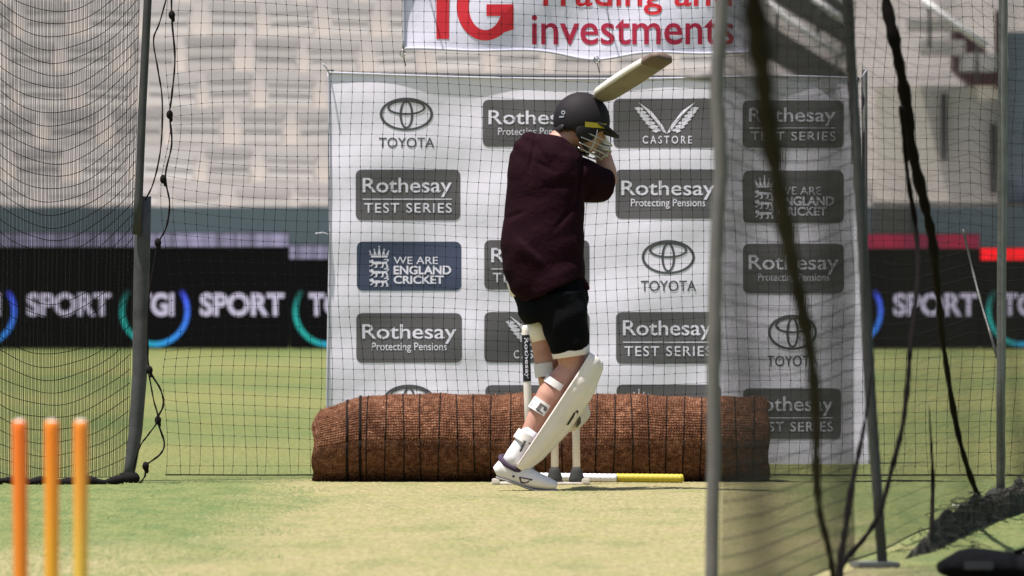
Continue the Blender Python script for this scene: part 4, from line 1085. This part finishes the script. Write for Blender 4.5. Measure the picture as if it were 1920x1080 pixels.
padF, kF = leg_pad('batting_pad', kneeF + Vector((.02, 0, 0)), ankF + Vector((-.002, -.05, 0)), Vector((1, .25, .1)), .06, .045, [(0, .07, .06), (.1, .10, .085), (.4, .115, .095), (.75, .120, .09), (.93, .125, .085), (1, .11, .07)], person)
def strap_ring(kn, an, f, r, wd, name, mm, parent, front, rat=1.0, off=Vector((0, 0, 0))):
    ax = (an - kn).normalized(); fr = (front - ax * front.dot(ax)).normalized(); sdv = ax.cross(fr); c = kn.lerp(an, f) + off; vs = []; fs = []; n = 28
    for i in range(n + 1):
        th = R(80 + 200 * i / n)
        for (dr, da) in ((0, -wd), (0, wd), (.007, wd), (.007, -wd)):
            vs.append(c + fr * math.cos(th) * (r + dr) + sdv * math.sin(th) * (r * rat + dr) + ax * da)
    for i in range(n):
        for j in range(4):
            a = i * 4 + j; b_ = i * 4 + (j + 1) % 4; fs.append((a, b_, b_ + 4, a + 4))
    fs += [(0, 1, 2, 3), (n * 4 + 3, n * 4 + 2, n * 4 + 1, n * 4)]
    k = MB(); k.add(vs, fs); return k.build(name, mm, parent, smooth=False)
fv = Vector((1, .12, -.5))
strap_ring(kneeN, ankN, .20, .062, .016, 'pad_strap', M['strap'], padN, fv, off=Vector((-.014, 0, 0)))
s2 = strap_ring(kneeN, ankN, .46, .058, .028, 'pad_strap', M['strap'], padN, fv, off=Vector((-.012, 0, 0)))
s3 = strap_ring(kneeN, ankN, .80, .050, .022, 'pad_strap', M['strap'], padN, fv)
strap_ring(hipF, kneeF, .985, .052, .030, 'pad_strap', M['strap'], padF, Vector((1, .25, .1)))

cam_o = Vector((0, 0, H))
def project(bvhs, pts, lift=.003):
    """lay pixel points on the visible skin of given meshes"""
    out = []
    for x, y in pts:
        dv = (P(x, y, 10) - cam_o).normalized(); best = None
        for bt in bvhs:
            h, nn, _, dist = bt.ray_cast(cam_o, dv)
            if h is not None and (best is None or dist < best[1]): best = (h, dist)
        out.append(best[0] - dv * lift if best else None)
    return out
def mark(bvhs, polys, name, m, parent, lift=.003):
    k = MB()
    for pg in polys:
        q = project(bvhs, pg, lift)
        if any(p is None for p in q): continue
        k.add(q, [tuple(range(len(q)))])
    if k.v: k.build(name, m, parent, smooth=False)
bN = BVHTree.FromPolygons(kN.v, kN.f); bF = BVHTree.FromPolygons(kF.v, kF.f)
mark([bN, bF], [[(1062, 797), (1066, 797), (1076, 782), (1080, 772), (1076, 774), (1070, 784)], [(1080, 770), (1085, 770), (1086, 785), (1084, 800), (1080, 802), (1081, 786)], [(1083, 776), (1089, 783), (1089, 793), (1084, 800), (1085, 790)]], 'pad_emblem', M['logo_black'], padN)
def wm(o):
    me = o.data; v = np.zeros(len(me.vertices) * 3); me.vertices.foreach_get('co', v); v = v.reshape(-1, 3); base = np.zeros(3); q = o
    while q is not None: base = base + np.array(q.location); q = q.parent
    return BVHTree.FromPolygons((v + base).tolist(), [tuple(p.vertices) for p in me.polygons])
mark([wm(s2)], [[(1003, 747), (1015, 756), (1014, 759), (1002, 750)], [(1015, 756), (1026, 764), (1025, 767), (1014, 759)], [(996, 757), (1007, 766), (1006, 769), (995, 760)], [(1007, 766), (1018, 774), (1017, 777), (1006, 769)], [(1013, 756), (1017, 759), (1009, 770), (1005, 767)], [(1021, 763), (1027, 767), (1023, 772), (1018, 768)]], 'strap_stitching', M['strap_grey'], padN)

# socks and shoes
k = MB(); k.loft([(kneeN.lerp(ankN, .70), .043, .045), (kneeN.lerp(ankN, .82), .043, .044), (ankN, .045, .044), (B(957, 874, -.06), .048, .043)], 20); sockN = k.build('sock', M['sock'], person)
# buckled strap over the sock
mark([wm(s3), wm(sockN)], [[(981, 826), (998, 832), (997, 836), (980, 830)], [(978, 834), (995, 841), (994, 844), (977, 838)], [(975, 842), (990, 850), (988, 853), (974, 846)], [(983, 826), (987, 828), (977, 848), (974, 846)]], 'buckle', M['strap_grey'], padN)
def shoe(secs, ref, parent, colp):
    k = MB(); k.loft(secs, 24, ref); me = remesh(k, .0055, 5); 
    v = np.zeros(len(me.vertices) * 3); me.vertices.foreach_get('co', v); v = v.reshape(-1, 3); return me, v
me, v = shoe(FN, (0, 1, 0), person, None)
me.materials.append(M['shoe']); shoeN = link('shoe', me, person)
k = MB()   # sole: thin plate following the bottom
solepts = [(930, 895), (942, 899), (962, 905), (985, 914), (1003, 920), (1028, 921), (1047, 920)]
k.loft([(B(x, y - 1.5, -.06), .0065, w_) for (x, y), w_ in zip(solepts, (.026, .034, .037, .041, .046, .044, .030))], 16); k.build('sole', M['shoe_sole'], shoeN)
k = MB()   # spikes
for (x, y, dy) in ((1010, 922, -.08), (1036, 923, -.08), (1012, 922, -.035), (1038, 923, -.03), (1024, 923, -.06)):
    c = B(x, y - 2, dy); k.tube([c, Vector((c.x, c.y, max(0, c.z - .012)))], [.004, .002], 6)
k.build('spikes', M['strap_dark'], shoeN)
k = MB(); cc_ = B(961, 869, -.06); ua = Vector((22.5 * PX, 0, -11.5 * PX)); k.tube([cc_ + ua * math.cos(a) + Vector((0, .038, .018)) * math.sin(a) for a in np.linspace(0, 2 * math.pi, 25)], .0120, 10); k.build('shoe_collar', M['shoe_collar'], shoeN)
bs = wm(shoeN)
mark([bs], [[(974, 894), (996, 898), (994, 900), (973, 896)], [(996, 898), (1000, 899), (988, 906), (985, 905)], [(973, 896), (976, 896), (979, 905), (976, 905)], [(976, 903), (987, 905), (985, 907), (977, 906)], [(960, 891), (966, 892), (964, 896), (961, 895)]], 'shoe_emblem', M['shoe_collar'], shoeN, .002)
me, v = shoe(FF, (1, 0, 0), person, None); me.materials.append(M['shoe']); link('shoe', me, person)

# helmet
def helmet():
    n, m = 48, 22; vs = []; fs = []; a_, b_, c_ = .130, .106, .128
    ctr = (-.012, 0, .010)
    def rim(ph):   # lower edge: lower at the back and sides, higher over the face
        f = math.cos(ph); return R(98 + 14 * (1 - f) / 2 + (10 if abs(ph) > .9 else 0) * min(1, (abs(ph) - .9) / .4 if abs(ph) > .9 else 0))
    for layer, sc in ((0, 1.0), (1, .93)):
        for i in range(m + 1):
            for j in range(n):
                ph = -math.pi + 2 * math.pi * j / n; th = rim(ph) * i / m
                vs.append(Hd(ctr[0] + a_ * sc * math.sin(th) * math.cos(ph), ctr[1] + b_ * sc * math.sin(th) * math.sin(ph), ctr[2] + c_ * sc * math.cos(th)))
    N = (m + 1) * n
    for i in range(m):
        for j in range(n):
            p = i * n + j; q = i * n + (j + 1) % n; fs.append((p, p + n, q + n, q)); fs.append((N + p, N + q, N + q + n, N + p + n))
    for j in range(n):
        p = m * n + j; q = m * n + (j + 1) % n; fs.append((p, N + p, N + q, q))
    k = MB(); k.add(vs, fs); h = k.build('helmet', M['helmet'], person)
    # ridges
    for s_ in ():
        q = MB(); pts = []
        for th in np.linspace(-75, 75, 24): pts.append(Hd(ctr[0] + a_ * 1.004 * math.sin(R(th)) * .985, s_ * (1 - .2 * abs(th) / 75), ctr[2] + c_ * 1.0 * math.cos(R(th)) * .965))
        q.tube(pts, .005, 6); q.build('helmet_ridge', M['helmet'], h)
    # peak
    q = MB(); vs = []; fs = []; nn = 26
    for i in range(nn + 1):
        ph = R(-74 + 148 * i / nn); e = math.cos(ph / R(74) * math.pi / 2) ** .6
        for (f0, dz) in ((.985, .004), (1.0 + .44 * e, -.020 * e), (1.0 + .44 * e, -.026 * e - .003), (.985, -.008)):
            vs.append(Hd(ctr[0] + a_ * f0 * math.cos(ph), ctr[1] + b_ * min(f0, 1.10) * math.sin(ph), ctr[2] + .006 + dz))
    for i in range(nn):
        for j in range(4): p = i * 4 + j; r_ = i * 4 + (j + 1) % 4; fs.append((p, r_, r_ + 4, p + 4))
    q.add(vs, fs); q.build('peak', M['helmet'], h)
    # side guards over the ears
    for s_ in (-1, 1):
        q = MB(); t_ = MB(); t_.ball((0, 0, 0), (.050, .016, .052), 16, 10); q.add([Hd(-.01 + v[0], s_ * .088 + v[1], -.035 + v[2]) for v in t_.v], t_.f); q.build('ear_guard', M['helmet'], h)
        q = MB(); q.tube([Hd(-.055, s_ * .085, -.03), Hd(-.02, s_ * .080, -.085), Hd(.045, s_ * .045, -.118), Hd(.06, 0, -.124)], .007, 8); q.build('chin_strap', M['strap_dark'], h)
    # neck guard
    q = MB(); t_ = MB(); t_.ball((0, 0, 0), (.016, .062, .030), 16, 10); q.add([Hd(-.108 + v[0], v[1], -.050 + v[2]) for v in t_.v], t_.f); q.build('neck_guard', M['strap_dark'], h)
    # grille bars
    for z, wd, fo in ((-.045, .100, .155), (-.072, .097, .160), (-.098, .092, .150), (-.120, .082, .128)):
        q = MB(); pts = []
        for a in np.linspace(-100, 100, 25): pts.append(Hd(fo * math.cos(R(a)) * 1.0 if abs(a) < 90 else fo * math.cos(R(a)), wd * math.sin(R(a)), z - .01 * math.cos(R(a))))
        q.tube(pts, .0032, 8); q.build('grille_bar', M['grille'], h)
    for a in (-32, 32, -75, 75):
        q = MB(); q.tube([Hd(fo_ * math.cos(R(a)), wd_ * math.sin(R(a)), z_ - .01 * math.cos(R(a))) for z_, wd_, fo_ in ((-.012, .100, .142), (-.045, .100, .155), (-.072, .097, .160), (-.098, .092, .150), (-.120, .082, .128))], .0032, 8); q.build('grille_bar', M['grille'], h)
    bt = [wm(h)]
    def strip(x0, y0, x1, y1, w0, w1, n=10):
        out = []
        for i in range(n):
            u0, u1 = i / n, (i + 1) / n
            out.append([(x0 + (x1 - x0) * u0, y0 + (y1 - y0) * u0), (x0 + (x1 - x0) * u1, y0 + (y1 - y0) * u1), (x0 + (x1 - x0) * u1, y0 + (y1 - y0) * u1 + w0 + (w1 - w0) * u1), (x0 + (x1 - x0) * u0, y0 + (y1 - y0) * u0 + w0 + (w1 - w0) * u0)])
        return out
    mark(bt, strip(1097, 228, 1137, 232, 10, 9, 14), 'yellow_stripe', M['helmet_trim'], h, .004)
    cx, cy = 1056, 211
    mark(bt, [[(cx + 4 * math.cos(a), cy + 4 * math.sin(a)), (cx + 4 * math.cos(a + .45), cy + 4 * math.sin(a + .45)), (cx + 2 * math.cos(a + .45), cy + 2 * math.sin(a + .45)), (cx + 2 * math.cos(a), cy + 2 * math.sin(a))] for a in np.arange(0, 6.2, .45)] + [[(cx - 8, cy + 7), (cx + 2, cy + 6), (cx + 1, cy + 9), (cx - 7, cy + 10)]], 'helmet_emblem', M['grille'], h, .003)
helmet()

# gloves
for c in (hT, hB):
    k = MB(); pc = fingers(k, c, .0045, 1)
    wq = wr1 if c is hT else wr2; e_ = elL if c is hT else elR
    k.loft([(c - up_v * .028 - side_v * .02, .040, .036), (wq, .034, .032), (wq.lerp(e_, .22 if c is hT else .30), .040, .037)], 16, ref=(0, 1, .1) if c is hB else (1, .1, .1))
    me = remesh(k, .005, 3); me.materials.append(M['pad']); link('batting_glove', me, person)

# bat
def bat():
    t = thing('cricket_bat', butt, 'worn wooden cricket bat raised over the batter\'s helmet', 'bat')
    k = MB(); k.tube([butt, butt + batDir * .01, butt + batDir * .285], [.014, .0185, .0165], 14); k.build('grip', M['grip'], t)
    # blade frame: width direction mostly down-right in the picture, face towards the camera and down
    wdir = Vector((.10, .90, -.40)); wdir = (wdir - batDir * wdir.dot(batDir)).normalized(); fdir_ = batDir.cross(wdir).normalized()
    if fdir_.y > 0: fdir_ = -fdir_
    L0, L1 = .275, .845; n = 26; vs = []; fs = []
    for i in range(n + 1):
        u = i / n; s_ = L0 + (L1 - L0) * u
        hw = .054 * min(1, .36 + .64 * min(1, u / .10) ** .6); hw *= (1 - .32 * max(0, (u - .96) / .04) ** 2)
        edge = .011 + .011 * math.sin(math.pi * min(1, u * 1.05)) ** 1; spine = .018 + .028 * math.sin(math.pi * min(1, .08 + u * .92)) ** 1.3
        c = butt + batDir * s_
        for (w_, h_) in ((-1, -edge * .5), (-.98, edge), (-.45, spine * .75), (0, spine), (.45, spine * .75), (.98, edge), (1, -edge * .5), (.9, -.012), (.45, -.0145), (0, -.0155), (-.45, -.0145), (-.9, -.012)):
            vs.append(c + wdir * (w_ * hw) - fdir_ * h_)
    q = 12
    for i in range(n):
        for j in range(q): a = i * q + j; b_ = i * q + (j + 1) % q; fs.append((a, b_, b_ + q, a + q))
    fs.append(tuple(range(q - 1, -1, -1))); fs.append(tuple(n * q + j for j in range(q)))
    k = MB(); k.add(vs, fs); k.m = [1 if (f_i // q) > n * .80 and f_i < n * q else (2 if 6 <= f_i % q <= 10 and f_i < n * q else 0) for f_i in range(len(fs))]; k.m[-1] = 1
    k.build('blade', [M['willow'], M['willow_dirty'], M['willow_face']], t)
bat()
